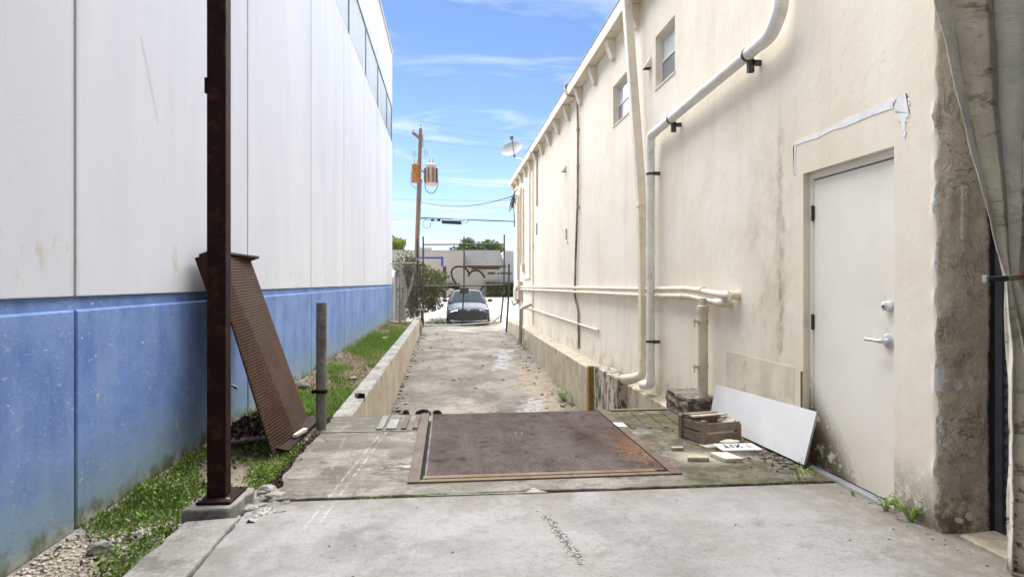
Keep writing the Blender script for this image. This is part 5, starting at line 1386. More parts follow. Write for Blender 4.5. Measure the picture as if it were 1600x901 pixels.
P = np.stack([rng.normal(-1.42, .20, n), rng.normal(24.3, .35, n), rng.uniform(-.1, 2.25, n)], 1); P = P[(P[:, 0] > -2.0) & (P[:, 0] < -1.02)]
V, F = leaves(P, .11, .1, .35); o = npmesh("dead_vine", V, F, M['litter'], tr_, kind='stuff')
n = 900; P = np.stack([rng.normal(-1.7, .25, n), rng.normal(24.1, .3, n), rng.normal(1.9, .25, n)], 1)
V, F = leaves(P, .10, .2, .5); npmesh("crown", V, F, M['hedge_leaf'], tr_, kind='stuff')

# ------------------------------------------------------------------ vegetation helpers
def crown_points(blobs, n, hollow=.55):
    out = []
    vol = np.array([b[3] ** 2 for b in blobs]); cnt = (vol / vol.sum() * n).astype(int)
    for (x, y, z, r_), k in zip(blobs, cnt):
        d = rng.normal(size=(k, 3)); d /= np.linalg.norm(d, axis=1)[:, None]
        q = rng.uniform(hollow ** 3, 1, k) ** (1 / 3)
        # leaf clusters
        out.append(np.array([x, y, z]) + d * (q * r_)[:, None] * np.array([1, 1, .8]))
    return np.concatenate(out)
def tree(name, base, blobs, n, size, leaf, label, bark='bark', tr=.2, group=None, cat="tree"):
    t = thing(name, base, label, cat, group)
    o = MB(); b = Vector(base)
    cz = sum(q[2] for q in blobs) / len(blobs); cx = sum(q[0] for q in blobs) / len(blobs)
    fork = Vector((cx * .5 + b.x * .5, b.y, b.z + (cz - b.z) * .55))
    o.tube([b, (b + fork) / 2 + Vector((tr * .3, 0, 0)), fork], [tr, tr * .8, tr * .65], 8)
    for q in blobs: o.tube([fork, (fork + Vector(q[:3])) / 2 + Vector((0, 0, .1)), Vector(q[:3])], [tr * .5, tr * .3, tr * .1], 6)
    o.build("trunk", M[bark], t, smooth=True)
    P = crown_points(blobs, n); V, F = leaves(P, size, .1, .6)
    npmesh("crown", V, F, M[leaf], t, kind='stuff')
    return t
def tree_blobs(x, y, z, w, h, k, seed, r0):
    r = random.Random(seed)
    return [(x + r.uniform(-w, w), y + r.uniform(-1.2, 1.2), z + r.uniform(-h, h), r0 * r.uniform(.55, 1.1)) for _ in range(k)]
# bush behind the gate at the left
bl = [(-1.55, 27.6, 1.2, .75), (-.95, 27.5, 1.35, .72), (-.55, 27.4, 1.1, .55), (-1.2, 27.3, .45, .7), (-.62, 27.3, .35, .40), (-1.9, 27.9, 1.5, .6), (-.35, 27.5, 1.55, .35), (-1.1, 27.6, 1.8, .42)]
tree("green_shrub", (-1.2, 27.6, -.5), bl, 7000, .115, 'shrub_leaf', "large yellow green shrub behind the gate's hinge side", 'bark', .07, None, "shrub")
n = 500; P = np.stack([rng.normal(-.35, .30, n), rng.normal(25.6, .3, n), -.44 + np.abs(rng.normal(0, .10, n))], 1)
V, F = leaves(P, .09, .5, .35); tag(npmesh("ground_weeds", V, F, M['hedge_leaf'], kind='stuff'), "low weeds at the foot of the shrub beside the car", "weeds")

# ------------------------------------------------------------------ car
CX, CY, CZ = .845, 25.05, -.475
car = thing("parked_car", (CX, CY, CZ), "dark slate blue sedan parked nose in behind the gate", "car")
def cpt(x, y, z): return (CX + x, CY + y, CZ + z)
ST = [(0.0, .60, .24, .58, .62), (.03, .72, .21, .62, .67), (.10, .80, .20, .66, .715), (.24, .86, .19, .70, .765), (.55, .885, .18, .77, .85), (1.0, .89, .18, .85, .93), (1.25, .89, .18, .88, .955),
      (2.0, .89, .18, .92, .96), (3.2, .89, .18, .95, .98), (4.0, .88, .2, .98, 1.02), (4.45, .84, .25, .96, 1.0), (4.6, .70, .3, .85, .9)]
rings = []
for y, w, zb, zs_, zt in ST:
    half = [(0, zb), (.75 * w, zb), (.96 * w, zb + .09), (w, zb + (zs_ - zb) * .45), (w * .99, zs_ - .10), (w * .945, zs_ - .01), (w * .62, zt - .012), (w * .30, zt + .004)]
    ring = [cpt(x, y, z) for x, z in half] + [cpt(0, y, zt + .01)] + [cpt(-x, y, z) for x, z in half[:0:-1]]
    rings.append(ring)
o = MB(); o.loft(rings); b = o.build("body", M['car'], car, smooth=True, angle=50); b.modifiers.new("smooth", 'SUBSURF').levels = 1; b.modifiers["smooth"].render_levels = 1
# cabin: painted pillars and roof, glass set just proud
def cab(s_=0.0):
    Y = [1.10, 1.95, 3.2, 4.05]; W = [.76, .575, .57, .70]; Z = [.93, 1.405, 1.40, .99]
    return Y, W, Z
o = MB()
ring = lambda y, w, z: [cpt(-w, y, z), cpt(-w * .5, y - .05, z + .025), cpt(0, y - .07, z + .035), cpt(w * .5, y - .05, z + .025), cpt(w, y, z)]
r0, r1, r2, r3 = ring(1.10, .78, .93), ring(1.95, .585, 1.40), ring(3.2, .57, 1.40), [cpt(-.70, 4.05, .99), cpt(-.35, 4.08, .99), cpt(0, 4.09, .99), cpt(.35, 4.08, .99), cpt(.70, 4.05, .99)]
vs = r0 + r1 + r2 + r3 + [cpt(-.86, 1.2, .88), cpt(.86, 1.2, .88), cpt(-.86, 2.0, .90), cpt(.86, 2.0, .90), cpt(-.86, 3.2, .93), cpt(.86, 3.2, .93), cpt(-.8, 4.05, .95), cpt(.8, 4.05, .95)]
fs = [(i * 5 + k, i * 5 + k + 1, (i + 1) * 5 + k + 1, (i + 1) * 5 + k) for i in range(3) for k in range(4)]
fs += [(0, 5, 22, 20), (5, 10, 24, 22), (10, 15, 26, 24), (4, 21, 23, 9), (9, 23, 25, 14), (14, 25, 27, 19)]
o.add(vs, fs); o.build("cabin", M['car'], car, smooth=True, angle=35)
def lerp(a, b, t_): return tuple(a[i] + (b[i] - a[i]) * t_ for i in range(3))
o = MB(); n_ = Vector((0, -.010, .008))
gl = []
for v in (.05, .5, .93):
    row = []
    for k in range(5):
        p = lerp(r0[k], r1[k], v); c = lerp(r0[2], r1[2], v)
        p = (c[0] + (p[0] - c[0]) * .93, p[1], p[2]); row.append(tuple(Vector(p) + n_))
    gl.append(row)
o.add([p for q in gl for p in q], [(i * 5 + k, i * 5 + k + 1, i * 5 + k + 6, i * 5 + k + 5) for i in range(2) for k in range(4)])
ws = o.build("windscreen", M['car_glass'], car, smooth=True)
o = MB(); o.obox(cpt(0, 1.60, 1.31), (.09, 0, 0), (0, .012, .0), (0, 0, .022)); o.build("mirror_sticker", M['sign_white'], ws)
for sx in (-1, 1):
    o = MB(); s_ = [cpt(sx * .835, 1.35, .92), cpt(sx * .60, 1.98, 1.365), cpt(sx * .585, 3.15, 1.36), cpt(sx * .835, 3.15, .955)]
    o.add([(p[0] + sx * .012, p[1], p[2]) for p in s_], [(0, 1, 2, 3)]); o.build("side_window", M['car_glass'], car)
    o = MB(); vs, fs = blob(cpt(sx * .98, 1.35, 1.0), .105, 2, 2, .02, (1.05, .62, .75)); o.add(vs, fs); mr = o.build("wing_mirror", M['grille'], car, smooth=True)
    o = MB(); o.obox(cpt(sx * .885, 1.38, .955), (.05, 0, .01), (0, .03, 0), (0, 0, .015)); o.build("mirror_arm", M['car'], mr)
    o = MB(); o.add([cpt(sx * .42, -.005, .665), cpt(sx * .62, .022, .690), cpt(sx * .80, .16, .725), cpt(sx * .835, .33, .735), cpt(sx * .80, .13, .655), cpt(sx * .60, .0, .630), cpt(sx * .44, -.015, .640)], [(0, 1, 2, 3, 4, 5, 6)])
    hl = o.build("headlight", M['lamp'], car, smooth=False)
    o.v = [(x, y - .012, z - .0) for x, y, z in o.v]
    so = hl.modifiers.new("depth", 'SOLIDIFY'); so.thickness = .05; so.offset = 0
    o = MB(); o.tube([cpt(sx * .44, -.035, .628), cpt(sx * .60, -.018, .600), cpt(sx * .74, .055, .555)], [.012, .016, .010], 6); o.build("chrome_trim", M['chrome'], car, smooth=True)
    o = MB(); o.add([cpt(sx * .83, .10, .50), cpt(sx * .80, .06, .27), cpt(sx * .66, -.005, .27), cpt(sx * .72, .02, .42)], [(0, 1, 2, 3)]); fl = o.build("fog_recess", M['grille'], car); so = fl.modifiers.new("depth", 'SOLIDIFY'); so.thickness = .06; so.offset = 0
    for wy_ in (.93, 3.63):
        o = MB(); o.tube([cpt(sx * .70, wy_, .315), cpt(sx * .905, wy_, .315)], .315, 26); wh = o.build("wheel", M['tyre'], car, smooth=True)
        o = MB(); o.tube([cpt(sx * .903, wy_, .315), cpt(sx * .912, wy_, .315)], [.215, .205], 20); o.build("rim", M['chrome'], wh)
o = MB(); pr_ = [(-.60, .235), (.60, .235), (.415, .585), (-.415, .585)]
fr_ = [cpt(x, -.03 + .10 * abs(x) ** 2, z) for x, z in ((-.61, .225), (-.3, .225), (0, .225), (.3, .225), (.61, .225))]; to_ = [cpt(x, -.035 + .08 * abs(x) ** 2, z) for x, z in ((-.41, .59), (-.2, .60), (0, .605), (.2, .60), (.41, .59))]
o.add(fr_ + to_, [(k, k + 1, k + 6, k + 5) for k in range(4)]); gr = o.build("grille", M['grille'], car); so = gr.modifiers.new("depth", 'SOLIDIFY'); so.thickness = .06; so.offset = 0
for k in range(7):
    q = (k + .5) / 7; a = [lerp(fr_[i], to_[i], q) for i in range(5)]; o = MB(); o.tube([(p[0], p[1] - .036, p[2]) for p in a], .009, 5); o.build("grille_bar", M['grille_bar'], gr)
o = MB(); o.tube([cpt(-.78, .05, .205), cpt(-.45, -.05, .195), cpt(0, -.065, .195), cpt(.45, -.05, .195), cpt(.78, .05, .205)], .018, 8); o.build("lower_lip", M['chrome'], car, smooth=True)
o = MB(); o.tube([cpt(-.43, -.02, .645), cpt(-.2, -.045, .652), cpt(0, -.05, .655), cpt(.2, -.045, .652), cpt(.43, -.02, .645)], .020, 6); o.build("upper_trim", M['grille'], car, smooth=True)
o = MB(); ang = np.linspace(0, 2 * math.pi, 19)
c0 = Vector(cpt(0, -.075, .655))
for rx, rz, dz_ in ((.072, .048, 0), (.026, .046, 0), (.048, .020, .018)):
    o.tube([c0 + Vector((math.cos(a) * rx, 0, math.sin(a) * rz + dz_)) for a in ang], .006, 5, False)
o.build("emblem", M['chrome'], car, smooth=True)

# ------------------------------------------------------------------ far building with the mural
fb = thing("mural_building", (2, 60, 0), "low cream building with a heart mural across the street", "building")
o = MB(); o.box(-16, 1.55, 60.3, 72, -.3, 4.36); o.build("wall", M['far_wall'], fb)
o = MB(); o.box(1.555, 5.6, 60.32, 66, -.3, 3.1); o.build("wall", M['far_wall'], fb)
o = MB(); o.box(5.605, 16, 60.31, 72, -.3, 4.45); o.build("wall", M['far_white'], fb)
rf = MB(); rf.prism_x([(59.55, 2.93), (66.3, 4.78), (66.3, 4.6), (59.6, 2.83)], 1.56, 5.62); roof = rf.build("roof", M['roofing'], fb)
for k in range(14):
    q = k / 14; y = 59.56 + 6.7 * q; z = 2.945 + 1.85 * q
    o = MB(); o.prism_x([(y, z), (y + .52, z + .143), (y + .52, z + .120), (y, z - .02)], 1.57 - .004, 5.61 + .004); o.build("shingle_course", M['roofing'], roof)
o = MB(); o.box(1.50, 5.66, 59.48, 59.55, 2.76, 2.94); o.build("eave_beam", M['far_brown'], fb)
o = MB(); o.box(2.3, 5.1, 60.20, 60.31, 2.60, 2.76); o.build("lintel_beam", M['far_brown'], fb)
o = MB(); o.box(-16.1, 1.60, 60.22, 72.1, 4.365, 4.47); o.build("parapet_cap", M['far_white'], fb)
o = MB(); o.box(-3.2, -1.6, 60.5, 61.5, 4.47, 4.75); o.build("roof_unit", M['meter'], fb)
def stroke(nm, pts, w, mat, y=60.29):
    pts = fillet(pts, .5, 6); m = []
    for i, p in enumerate(pts):
        tt = (pts[min(i + 1, len(pts) - 1)] - pts[max(i - 1, 0)]).normalized(); n_ = Vector((-tt.z, 0, tt.x)) * w
        m += [p + n_, p - n_]
    k = len(m) // 2; vs = m + [v + Vector((0, .008, 0)) for v in m]
    fs = [(2 * i, 2 * i + 1, 2 * i + 3, 2 * i + 2) for i in range(k - 1)] + [(2 * k + 2 * i, 2 * k + 2 * i + 2, 2 * k + 2 * i + 3, 2 * k + 2 * i + 1) for i in range(k - 1)] + [(2 * i, 2 * i + 2, 2 * k + 2 * i + 2, 2 * k + 2 * i) for i in range(k - 1)] + [(2 * i + 1, 2 * k + 2 * i + 1, 2 * k + 2 * i + 3, 2 * i + 3) for i in range(k - 1)]
    o = MB(); o.add(vs, fs); return o.build(nm, M[mat], fb)
def mp_(px, py, Y=60.28):                        # photo measurements of the mural, taken to its wall
    k = (px - 800) / 950.0; c, s_ = math.cos(TH), math.sin(TH); d = Y / (c - k * s_)
    return (k * d * c + d * s_, Y, 1.3 - (py - 441) / 950.0 * d)
MUR = lambda L: [mp_(*p) for p in L]
stroke("mural_heart", MUR([(715, 446.5), (709.5, 439), (705.6, 431), (705.2, 423), (709.5, 417.5), (717, 415.8), (724.5, 417.3), (729.5, 421), (733, 427)]), .085, 'mural_black')
stroke("mural_heart", MUR([(731.6, 431.5), (734, 426.6), (738, 423.2), (743.5, 422), (749.5, 423.6), (754, 428), (757.4, 434)]), .085, 'mural_black')
stroke("mural_heart", MUR([(756, 446.5), (752, 451.5), (749, 456)]), .07, 'mural_black')
for px in (757.5, 765, 771.5):
    stroke("mural_figure", MUR([(px, 443.5), (px, 437)]), .035, 'mural_pink'); stroke("mural_figure", MUR([(px - 1.8, 438), (px, 440), (px + 1.8, 438)]), .03, 'mural_pink')
stroke("mural_figure", MUR([(778.6, 443.5), (778.6, 437.5)]), .03, 'mural_pink'); stroke("mural_figure", MUR([(778.2, 437.2), (779.2, 437.0)]), .07, 'mural_black')
def wall_text(s_, px, py, size):
    x, y, z = mp_(px, py)
    text_mesh("mural_lettering", s_, size, M['mural_black'], Matrix(((1, 0, 0, x), (0, 0, -1, 60.285), (0, 1, 0, z), (0, 0, 0, 1))), fb, .003, None, .014)
wall_text("SPIRIT", 762.2, 428.4, .30); wall_text("&", 777.4, 428.3, .26); wall_text("HONOR", 781.8, 428.4, .30)
def hedge(x0, x1, y0, y1, z0, z1, n, label):
    t = thing("hedge", ((x0 + x1) / 2, y0, z0), label, "hedge")
    P = np.stack([rng.uniform(x0, x1, n), rng.uniform(y0, y1, n), rng.uniform(z0, z1, n)], 1)
    k = n // 2; P[:k, 1] = y0 + np.abs(rng.normal(0, .1, k)); P[k:k + k // 2, 2] = z1 - np.abs(rng.normal(0, .1, k // 2))
    V, F = leaves(P, .20, .1, .6); npmesh("foliage", V, F, M['shrub_leaf'], t, kind='stuff')
    o = MB(); o.box(x0 + .15, x1 - .15, y0 + .25, y1, z0, z1 - .15); o.build("dark_core", M['bark'], t)  # solid bark-coloured box standing for the dark inside of the foliage
hedge(3.75, 7.2, 59.0, 60.1, -.12, 1.18, 4200, "clipped hedge under the mural lettering")
hedge(-.55, 1.05, 58.9, 60.0, -.12, 1.10, 2400, "clipped hedge under the left half of the heart mural")
o = MB(); o.box(1.10, 3.70, 59.7, 60.28, -.2, .05); tag(o.build("planter_kerb", M['far_white']), "low white kerb between the two hedges", "kerb")
t = thing("plant_pot", (-1.05, 57.2, -.1), "terracotta plant pot on the far pavement by the shrub", "plant pot")
o = MB(); o.tube([(-1.05, 57.2, -.12), (-1.05, 57.2, .35), (-1.05, 57.2, .42), (-1.05, 57.2, .48)], [.26, .36, .40, .38], 14); o.build("pot", M['terracotta'], t, smooth=True)
P = np.stack([rng.normal(-1.05, .2, 200), rng.normal(57.2, .2, 200), rng.uniform(.4, .8, 200)], 1); V, F = leaves(P, .2, .5, .3); npmesh("foliage", V, F, M['hedge_leaf'], t, kind='stuff')
o = MB()
for k in range(9):
    vs, fs = blob((-1.2 + .22 * k - .3, 58.0, .1 + .22 * (k % 3)), .26, k, 1, .3, (1.2, .8, .9)); o.add(vs, fs)
tag(o.build("rock_edging", M['far_wall'], kind='stuff'), "pile of pale rocks behind the plant pot", "rocks")
t = thing("blue_awning_frame", (-1.6, 55, 0), "blue painted steel frame standing above the shrub", "frame")
o = MB(); o.box(-2.75, -.50, 55, 55.12, 3.42, 3.58); o.build("beam", M['blue_steel'], t)
o = MB(); o.box(-.62, -.42, 54.98, 55.14, 2.75, 3.60); o.build("bracket", M['blue_steel'], t)
o = MB(); o.box(-.45, -.15, 55, 55.2, -.15, 2.74); o.build("post", M['far_brown'], t)
o = MB(); o.box(-2.78, -2.62, 54.99, 55.13, -.15, 3.41); o.build("leg", M['blue_steel'], t)
# trees beyond
tree("shade_tree", (3.6, 76, -.1), tree_blobs(3.7, 76, 5.3, 2.9, .75, 26, 3, 1.05), 5200, .34, 'tree_leaf', "broad dark green tree rising behind the grey roof", tr=.25, group="trees behind the far building")
tree("yellow_tree", (-6.2, 74, -.1), tree_blobs(-6.2, 74, 5.2, .9, 1.1, 12, 5, .8), 2600, .30, 'yellow_leaf', "bright yellow green tree beside the end of the white warehouse", tr=.2, group="trees behind the far building")
tree("low_tree", (-3.9, 78, -.1), tree_blobs(-3.9, 78, 4.3, 1.6, .35, 10, 8, .6), 1800, .28, 'yellow_leaf', "low yellow green tree top over the far white wall", tr=.15, group="trees behind the far building")

# ------------------------------------------------------------------ utility pole, transformers, lines
up_ = thing("utility_pole", (-2.1, 40, -.2), "leaning wooden utility pole beyond the shrub", "utility pole")
o = MB(); o.tube([(-2.14, 40, -.3), (-1.95, 40, 5.5), (-1.78, 40, 11.3)], [.17, .145, .115], 12); o.build("pole", M['pole_wood'], up_, smooth=True)
o = MB(); o.obox((-1.98, 39.8, 10.75), (.30, .12, -.22), (.02, .05, .03), (.04, 0, .06)); ar = o.build("crossarm", M['pole_wood'], up_)
for x, z, h in ((-2.26, 10.98, .38), (-1.76, 11.3, .45)):
    o = MB(); o.tube([(x, 39.8, z), (x, 39.8, z + h * .3), (x, 39.8, z + h * .35), (x, 39.8, z + h * .6), (x, 39.8, z + h * .65), (x, 39.8, z + h)], [.03, .03, .055, .055, .03, .02], 8); o.build("insulator", M['ceramic'], up_)
o = MB(); o.box(-1.72, -1.60, 39.9, 40.1, 10.1, 10.9); o.build("top_bracket", M['galv'], up_)
for x, z in ((-2.15, 9.55), (-1.42, 9.65)):
    o = MB(); o.tube(fillet([(x - .12, 39.8, z + .2), (x - .05, 39.8, z - .2), (x + .1, 39.8, z - .12), (x - .02, 39.8, z + .25)], .08), .028, 6); o.build("fuse_cutout", M['ceramic'], up_)
o = MB(); o.tube([(-1.78, 39.86, .0), (-1.86, 39.87, 4), (-1.70, 39.87, 8.0)], .035, 6); o.build("riser_conduit", M['galv'], up_)
def transformer(x, y, z0, z1, r_, mat, fins, label):
    t = thing("transformer", (x, y, z0), label, "transformer", "transformers on the utility pole")
    o = MB(); o.tube([(x, y, z0), (x, y, z0 + .04), (x, y, z1 - .05), (x, y, z1), (x, y, z1 + .07)], [r_ * .93, r_, r_, r_ * 1.05, r_ * .75], 22); o.build("tank", M[mat], t, smooth=True)
    for k in range(fins):
        a = math.pi + math.pi * (k + .5) / fins; o = MB(); o.obox((x + math.cos(a) * (r_ + .05), y + math.sin(a) * (r_ + .05), (z0 + z1) / 2 - .05), (math.cos(a) * .055, math.sin(a) * .055, 0), (-math.sin(a) * .018, math.cos(a) * .018, 0), (0, 0, (z1 - z0) * .36)); o.build("cooling_fin", M['brown_fin' if k % 2 else 'grey_tank'], t)
    for dx in (-.12, .10):
        o = MB(); o.tube([(x + dx, y, z1 + .03), (x + dx, y, z1 + .12), (x + dx, y, z1 + .30), (x + dx, y, z1 + .42)], [.05, .06, .035, .02], 8); o.build("bushing", M['ceramic'], t, smooth=True)
    o = MB(); o.obox((x + (.3 if x < -1.8 else -.38), y, (z0 + z1) / 2 + .2), (.14, 0, 0), (0, .06, 0), (0, 0, .06)); o.build("mount", M['galv'], t)
transformer(-2.06, 39.62, 7.72, 8.86, .28, 'rust_tank', 0, "smaller rusty orange transformer on the left of the pole")
transformer(-1.10, 39.85, 7.60, 8.92, .36, 'grey_tank', 9, "larger grey finned transformer on the right of the pole")
def line(pts, r_, label, m='wire', group=None, cat="wire", name="power_line"):
    o = MB(); o.tube(pts, r_, 5); return tag(o.build(name, M[m]), label, cat, group)
def span(a, b, sag, k=14):
    a, b = Vector(a), Vector(b); return [a + (b - a) * (i / k) - Vector((0, 0, sag * 4 * (i / k) * (1 - i / k))) for i in range(k + 1)]
for a, b, lb_ in (((-1.76, 39.8, 11.7), (45, 46, 12.2), "topmost power line leaving the pole to the right"), ((-2.26, 39.8, 11.2), (45, 44, 11.4), "second power line from the top of the pole"),
                  ((-1.7, 40, 10.5), (45, 43, 10.6), "third power line from the top of the pole"), ((-1.0, 39.8, 8.05), (45, 42, 8.3), "power line level with the transformers")):
    line(span(a, b, .9, 24), .011, lb_, 'wire_grey')
for z, lb_ in ((5.62, "upper thin cable crossing behind the gate"), (4.95, "middle thin cable crossing behind the gate"), (4.4, "lowest thin cable crossing behind the gate"), (7.0, "thin cable crossing just under the service drop")):
    line(span((-40, 41, z + .4), (45, 41, z + .2), .5, 24), .010, lb_, 'wire_grey')
line(span((-1.85, 39.9, 5.50), (45, 40.5, 5.0), .25, 24), .035, "thick telephone cable carrying the black splice box")
line([(-1.85, 39.9, 5.42), (-.5, 39.9, 5.33), (1.1, 39.9, 5.30)], .022, "short cable lashed beside the splice box")
t = thing("splice_box", (.25, 39.88, 5.2), "black cable splice box hanging from the telephone cable", "splice box")
o = MB(); o.obox((.23, 39.85, 5.20), (.64, 0, -.03), (0, .09, 0), (.0, 0, .105)); o.build("case", M['black'], t, bevel=.02)
o = MB(); o.tube(fillet([(.87, 39.85, 5.15), (1.25, 39.85, 5.18), (1.33, 39.85, 5.36), (1.0, 39.85, 5.42), (.3, 39.85, 5.42)], .12), .028, 6); o.build("loop", M['wire_grey'], t)
for x in (-1.0, -.6): 
    o = MB(); o.obox((x, 39.85, 5.34), (.10, 0, 0), (0, .05, 0), (0, 0, .07)); o.build("small_clamp", M['black'], t)
o = MB(); o.tube(fillet([(-1.4, 39.85, 5.45), (-1.7, 39.85, 5.1), (-1.45, 39.85, 4.75), (-1.1, 39.85, 4.9), (-1.15, 39.85, 5.2)], .25), .02, 6); tag(o.build("cable_coil", M['wire'], smooth=True), "loose cable loop hanging beside the pole", "cable")
pts = []
for i in range(25):
    q = i / 24; p = Vector((2.40, 22.4, 4.50)).lerp(Vector((-1.85, 39.9, 6.55)), q); p.z -= .42 * 4 * q * (1 - q) * (1 - .35 * q); pts.append(p)
line(pts, .022, "black service drop sagging from the cable bundle to the pole")
line([p + Vector((.02, 0, -.03 - .1 * math.sin(i * .5))) for i, p in enumerate(pts)], .009, "thin wire twisted round the service drop", 'wire_grey')
line(span((-1.85, 39.9, 6.6), (5.2, 58, 3.6), .3), .010, "thin wire running from the pole down towards the far roof", 'wire_grey')
line(span((-1.85, 39.9, 6.2), (2.5, 23.35, 3.8), .2), .009, "thin wire from the pole to the end of the cream wall", 'wire_grey')
o = MB(); o.tube(fillet([(-1.5, 39.8, 7.9), (-1.45, 39.8, 7.2), (-.95, 39.8, 7.0), (-.62, 39.8, 7.6), (-.7, 39.8, 8.5)], .3), .022, 6); o.tube(fillet([(-2.35, 39.7, 8.4), (-2.4, 39.7, 7.6), (-2.0, 39.7, 7.35)], .25), .016, 6)
tag(o.build("drop_wires", M['wire'], smooth=True), "looped wires hanging under the two transformers", "wire")

# ------------------------------------------------------------------ grass, gravel, weeds
def strip_pts(n, y0, y1, dens):
    x = rng.uniform(-2.02, -1.13, n); y = rng.uniform(y0, y1, n)
    nz_ = np.sin(x * 7 + y * 2.1) * .5 + np.sin(y * 5.3 - x * 3) * .3 + np.sin(y * 11 + x * 13) * .25 + rng.normal(0, .25, n)
    keep = dens(x, y, nz_); x, y = x[keep], y[keep]
    inpad = (x > -1.47) & (y < 3.88)
    x, y = x[~inpad], y[~inpad]
    return np.stack([x, y, -.105 + .014 * np.sin(y * 3.1 + x * 4) * np.sin(x * 7 + y) + .03 * np.exp(-((x + 2.03) / .12) ** 2)], 1)
# low creeping weeds near the post
P = strip_pts(24000, 2.4, 5.4, lambda x, y, q: (q > np.interp(y, [2.4, 3.2, 3.55, 3.8, 5.4], [.9, .7, .4, -.02, -.15]) + np.where((y < 3.6) & (x > -1.62), -.75, 0)) & (x < -1.06))
P[:, 2] += rng.uniform(.0, .036, len(P)) * (1 + .5 * np.sin(P[:, 1] * 9 + P[:, 0] * 6))
V1, F1 = leaves(P, .023, .7, .75)
P2 = strip_pts(4000, 3.5, 5.2, lambda x, y, q: q > .1)
V2, F2 = leaves(P2 + np.array([0, 0, .02]), .045, 1.6, .22)
tag(npmesh("green_weeds", np.concatenate([V1, V2]), np.concatenate([F1, F2 + len(V1)]), M['weed'], kind='stuff'), "bright green weeds around the rusty post", "weeds")
def green(x, y, q):
    g = np.interp(y, [6.2, 6.8, 7.8, 8.3, 9.2, 9.8, 10.6, 11.6, 12.4, 13.6, 16.4, 17.2, 18.2, 19.0, 21], [-1, -1, -.9, .5, .6, .0, .6, .6, -.7, -1, -.9, .45, .1, .5, .8])
    return q > g
P = strip_pts(42000, 6.1, 21.2, green); V, F = blades(P, .085, .006, .5)
tag(npmesh("grass", V, F, M['weed'], kind='stuff'), "green grass along the strip behind the bollard", "grass")
P = strip_pts(26000, 6.2, 21.5, lambda x, y, q: ~green(x, y, q)); V, F = blades(P, .045, .005, 1.3)
tag(npmesh("dry_grass", V, F, M['drygrass'], kind='stuff'), "straw coloured dry grass patches along the strip", "grass")
P = strip_pts(5200, 1.8, 3.9, lambda x, y, q: q > np.interp(y, [1.8, 3.4, 3.9], [-2, -1.2, .6]))
o = MB(); r = random.Random(6)
base = [blob((0, 0, 0), 1, k, 1, .35, (1, 1, .6)) for k in range(6)]
Vs, Fs, off = [], [], 0
for i, p in enumerate(P):
    vs, fs = base[i % 6]; q = r.choice((.005, .007, .009, .012)) * (1.7 if r.random() < .04 else 1); a = r.uniform(0, 6.28); v = np.array(vs) * q
    v = np.stack([v[:, 0] * math.cos(a) - v[:, 1] * math.sin(a), v[:, 0] * math.sin(a) + v[:, 1] * math.cos(a), v[:, 2]], 1)
    Vs.append(v + p + np.array([0, 0, q * .3])); Fs.append(np.array(fs) + off); off += len(v)
tag(npmesh("gravel", np.concatenate(Vs), np.concatenate(Fs), M['pebble'], kind='stuff'), "pale gravel between the blue wall and the kerb strip", "gravel")
for x, y, q, s_, lb_ in ((-1.80, 3.36, .050, 1, "largest white stone on the gravel by the blue wall"), (-1.70, 3.52, .036, 2, "flat white stone on the gravel near the weeds"), (-1.62, 3.40, .028, 3, "small white stone among the weeds"), (-1.97, 3.12, .034, 4, "white stone by the foot of the blue wall"),
                         (-1.35, 8.9, .05, 5, "white rubble lump on the grass beside the retaining wall"), (-1.55, 15.2, .07, 6, "pale stone on the far grass near the blue wall"), (-1.94, 8.3, .09, 7, "grey stone stub in the dry grass at the wall")):
    o = MB(); vs, fs = blob((x, y, -.10 + q * .45), q, s_ + 90, 2, .28, (1.25, .85, .6)); o.add(vs, fs)
    tag(o.build("stone", M['block' if s_ == 7 else 'rubble'], smooth=False), lb_, "stone", "loose stones on the planting strip")
n = 1500
P = np.stack([rng.uniform(-2.0, -1.12, n), rng.uniform(2.6, 8.5, n), np.full(n, -.085)], 1); P = P[(P[:, 0] < -1.47) | (P[:, 1] > 3.9)]; P[:, 2] += rng.uniform(0, .03, len(P))
V, F = leaves(P, .035, .1, .5); tag(npmesh("fallen_leaves", V, F, M['litter'], kind='stuff'), "dead brown leaves scattered among the weeds", "leaves")
n = 260; P = np.stack([2.46 - np.abs(rng.normal(0, .2, n)), rng.uniform(3.78, 5.4, n), np.full(n, .006)], 1)
V, F = leaves(P, .028, .05, .5); V[:, 2] = np.clip(V[:, 2], .006, .03); tag(npmesh("dock_litter", V, F, M['litter'], kind='stuff'), "dry leaf bits scattered round the crate and board", "leaves")
n = 2600; P = np.stack([-1.105 + rng.normal(0, .022, n) - .02, rng.uniform(3.95, 6.0, n), np.full(n, -.03)], 1); P[:, 2] += rng.uniform(-.03, .03, n)
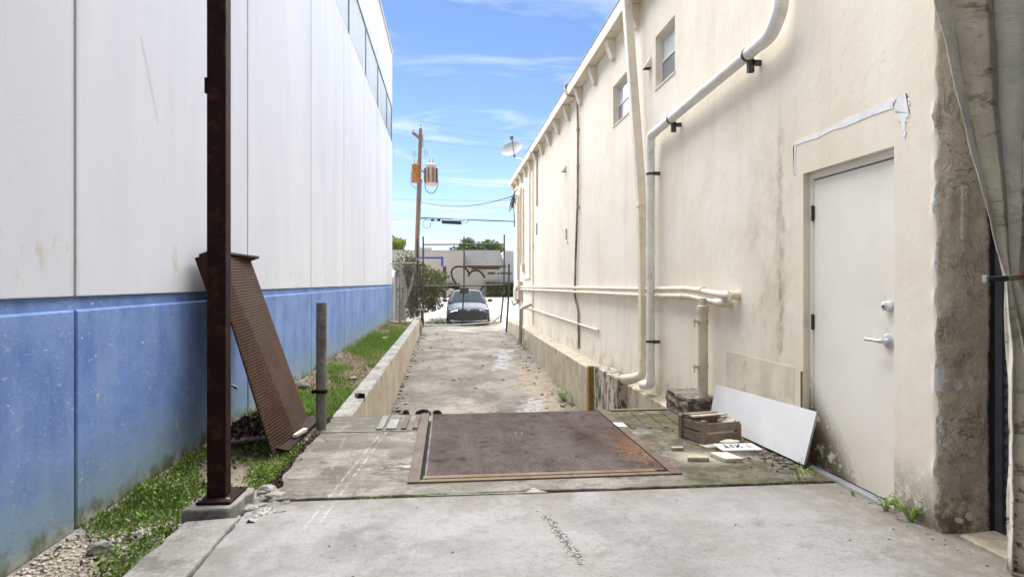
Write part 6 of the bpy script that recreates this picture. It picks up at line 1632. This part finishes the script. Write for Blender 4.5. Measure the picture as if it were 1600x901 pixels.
V, F = leaves(P, .018, .1, .7); tag(npmesh("dirt_fringe", V, F, M['litter'], kind='stuff'), "dark dirt and leaf crumbs along the slab's left edge", "dirt")
P = strip_pts(3000, 2.6, 5.4, lambda x, y, q: q > .2); V, F = blades(P, .07, .003, .8)
tag(npmesh("dry_stalks", V, F, M['drygrass'], kind='stuff'), "thin dry stalks between the green weeds", "grass")
def weed(x, y, z, n, h, seed, label):
    r = random.Random(seed); t = thing("weed", (x, y, z), label, "weed", "weeds growing out of the joints")
    st = MB(); lf = MB()
    for k in range(n):
        a = r.uniform(0, 6.28); l = h * r.uniform(.5, 1.1); tip = Vector((x + math.cos(a) * l * .55, y + math.sin(a) * l * .55, z + l * r.uniform(.5, 1)))
        b = Vector((x + r.uniform(-.01, .01), y + r.uniform(-.01, .01), z)); st.tube([b, (b + tip) / 2 + Vector((0, 0, .015)), tip], [.003, .0022, .001], 4)
        for q in (.45, .7, .95):
            p = b.lerp(tip, q) + Vector((0, 0, .012)); s_ = h * r.uniform(.22, .34)
            d = Vector((math.cos(a + r.uniform(-1.3, 1.3)), math.sin(a + r.uniform(-1.3, 1.3)), r.uniform(-.2, .5))).normalized(); w = d.cross(Vector((0, 0, 1))).normalized() * s_ * .26
            lf.add([p, p + d * s_ * .5 + w + Vector((0, 0, .006)), p + d * s_, p + d * s_ * .5 - w + Vector((0, 0, .006))], [(0, 1, 2, 3)])
    st.build("stem", M['weed'], t); lf.build("leaf_tuft", M['weed'], t)
weed(2.30, 3.78, .0, 7, .13, 1, "leggy green weed at the corner of the white board")
weed(2.475, 3.215, .0, 9, .10, 2, "low leafy weed at the near end of the door track")
weed(2.50, 3.06, .0, 14, .14, 3, "biggest weed clump at the foot of the rough pier")
weed(2.46, 3.48, .0, 4, .05, 4, "tiny weed sprig halfway along the door track")
weed(2.08, 10.7, -.83, 22, .26, 5, "bushy weed against the right ledge just beyond the dock")
weed(2.10, 16.6, -.53, 14, .26, 6, "weed against the right ledge near its vertical joint")
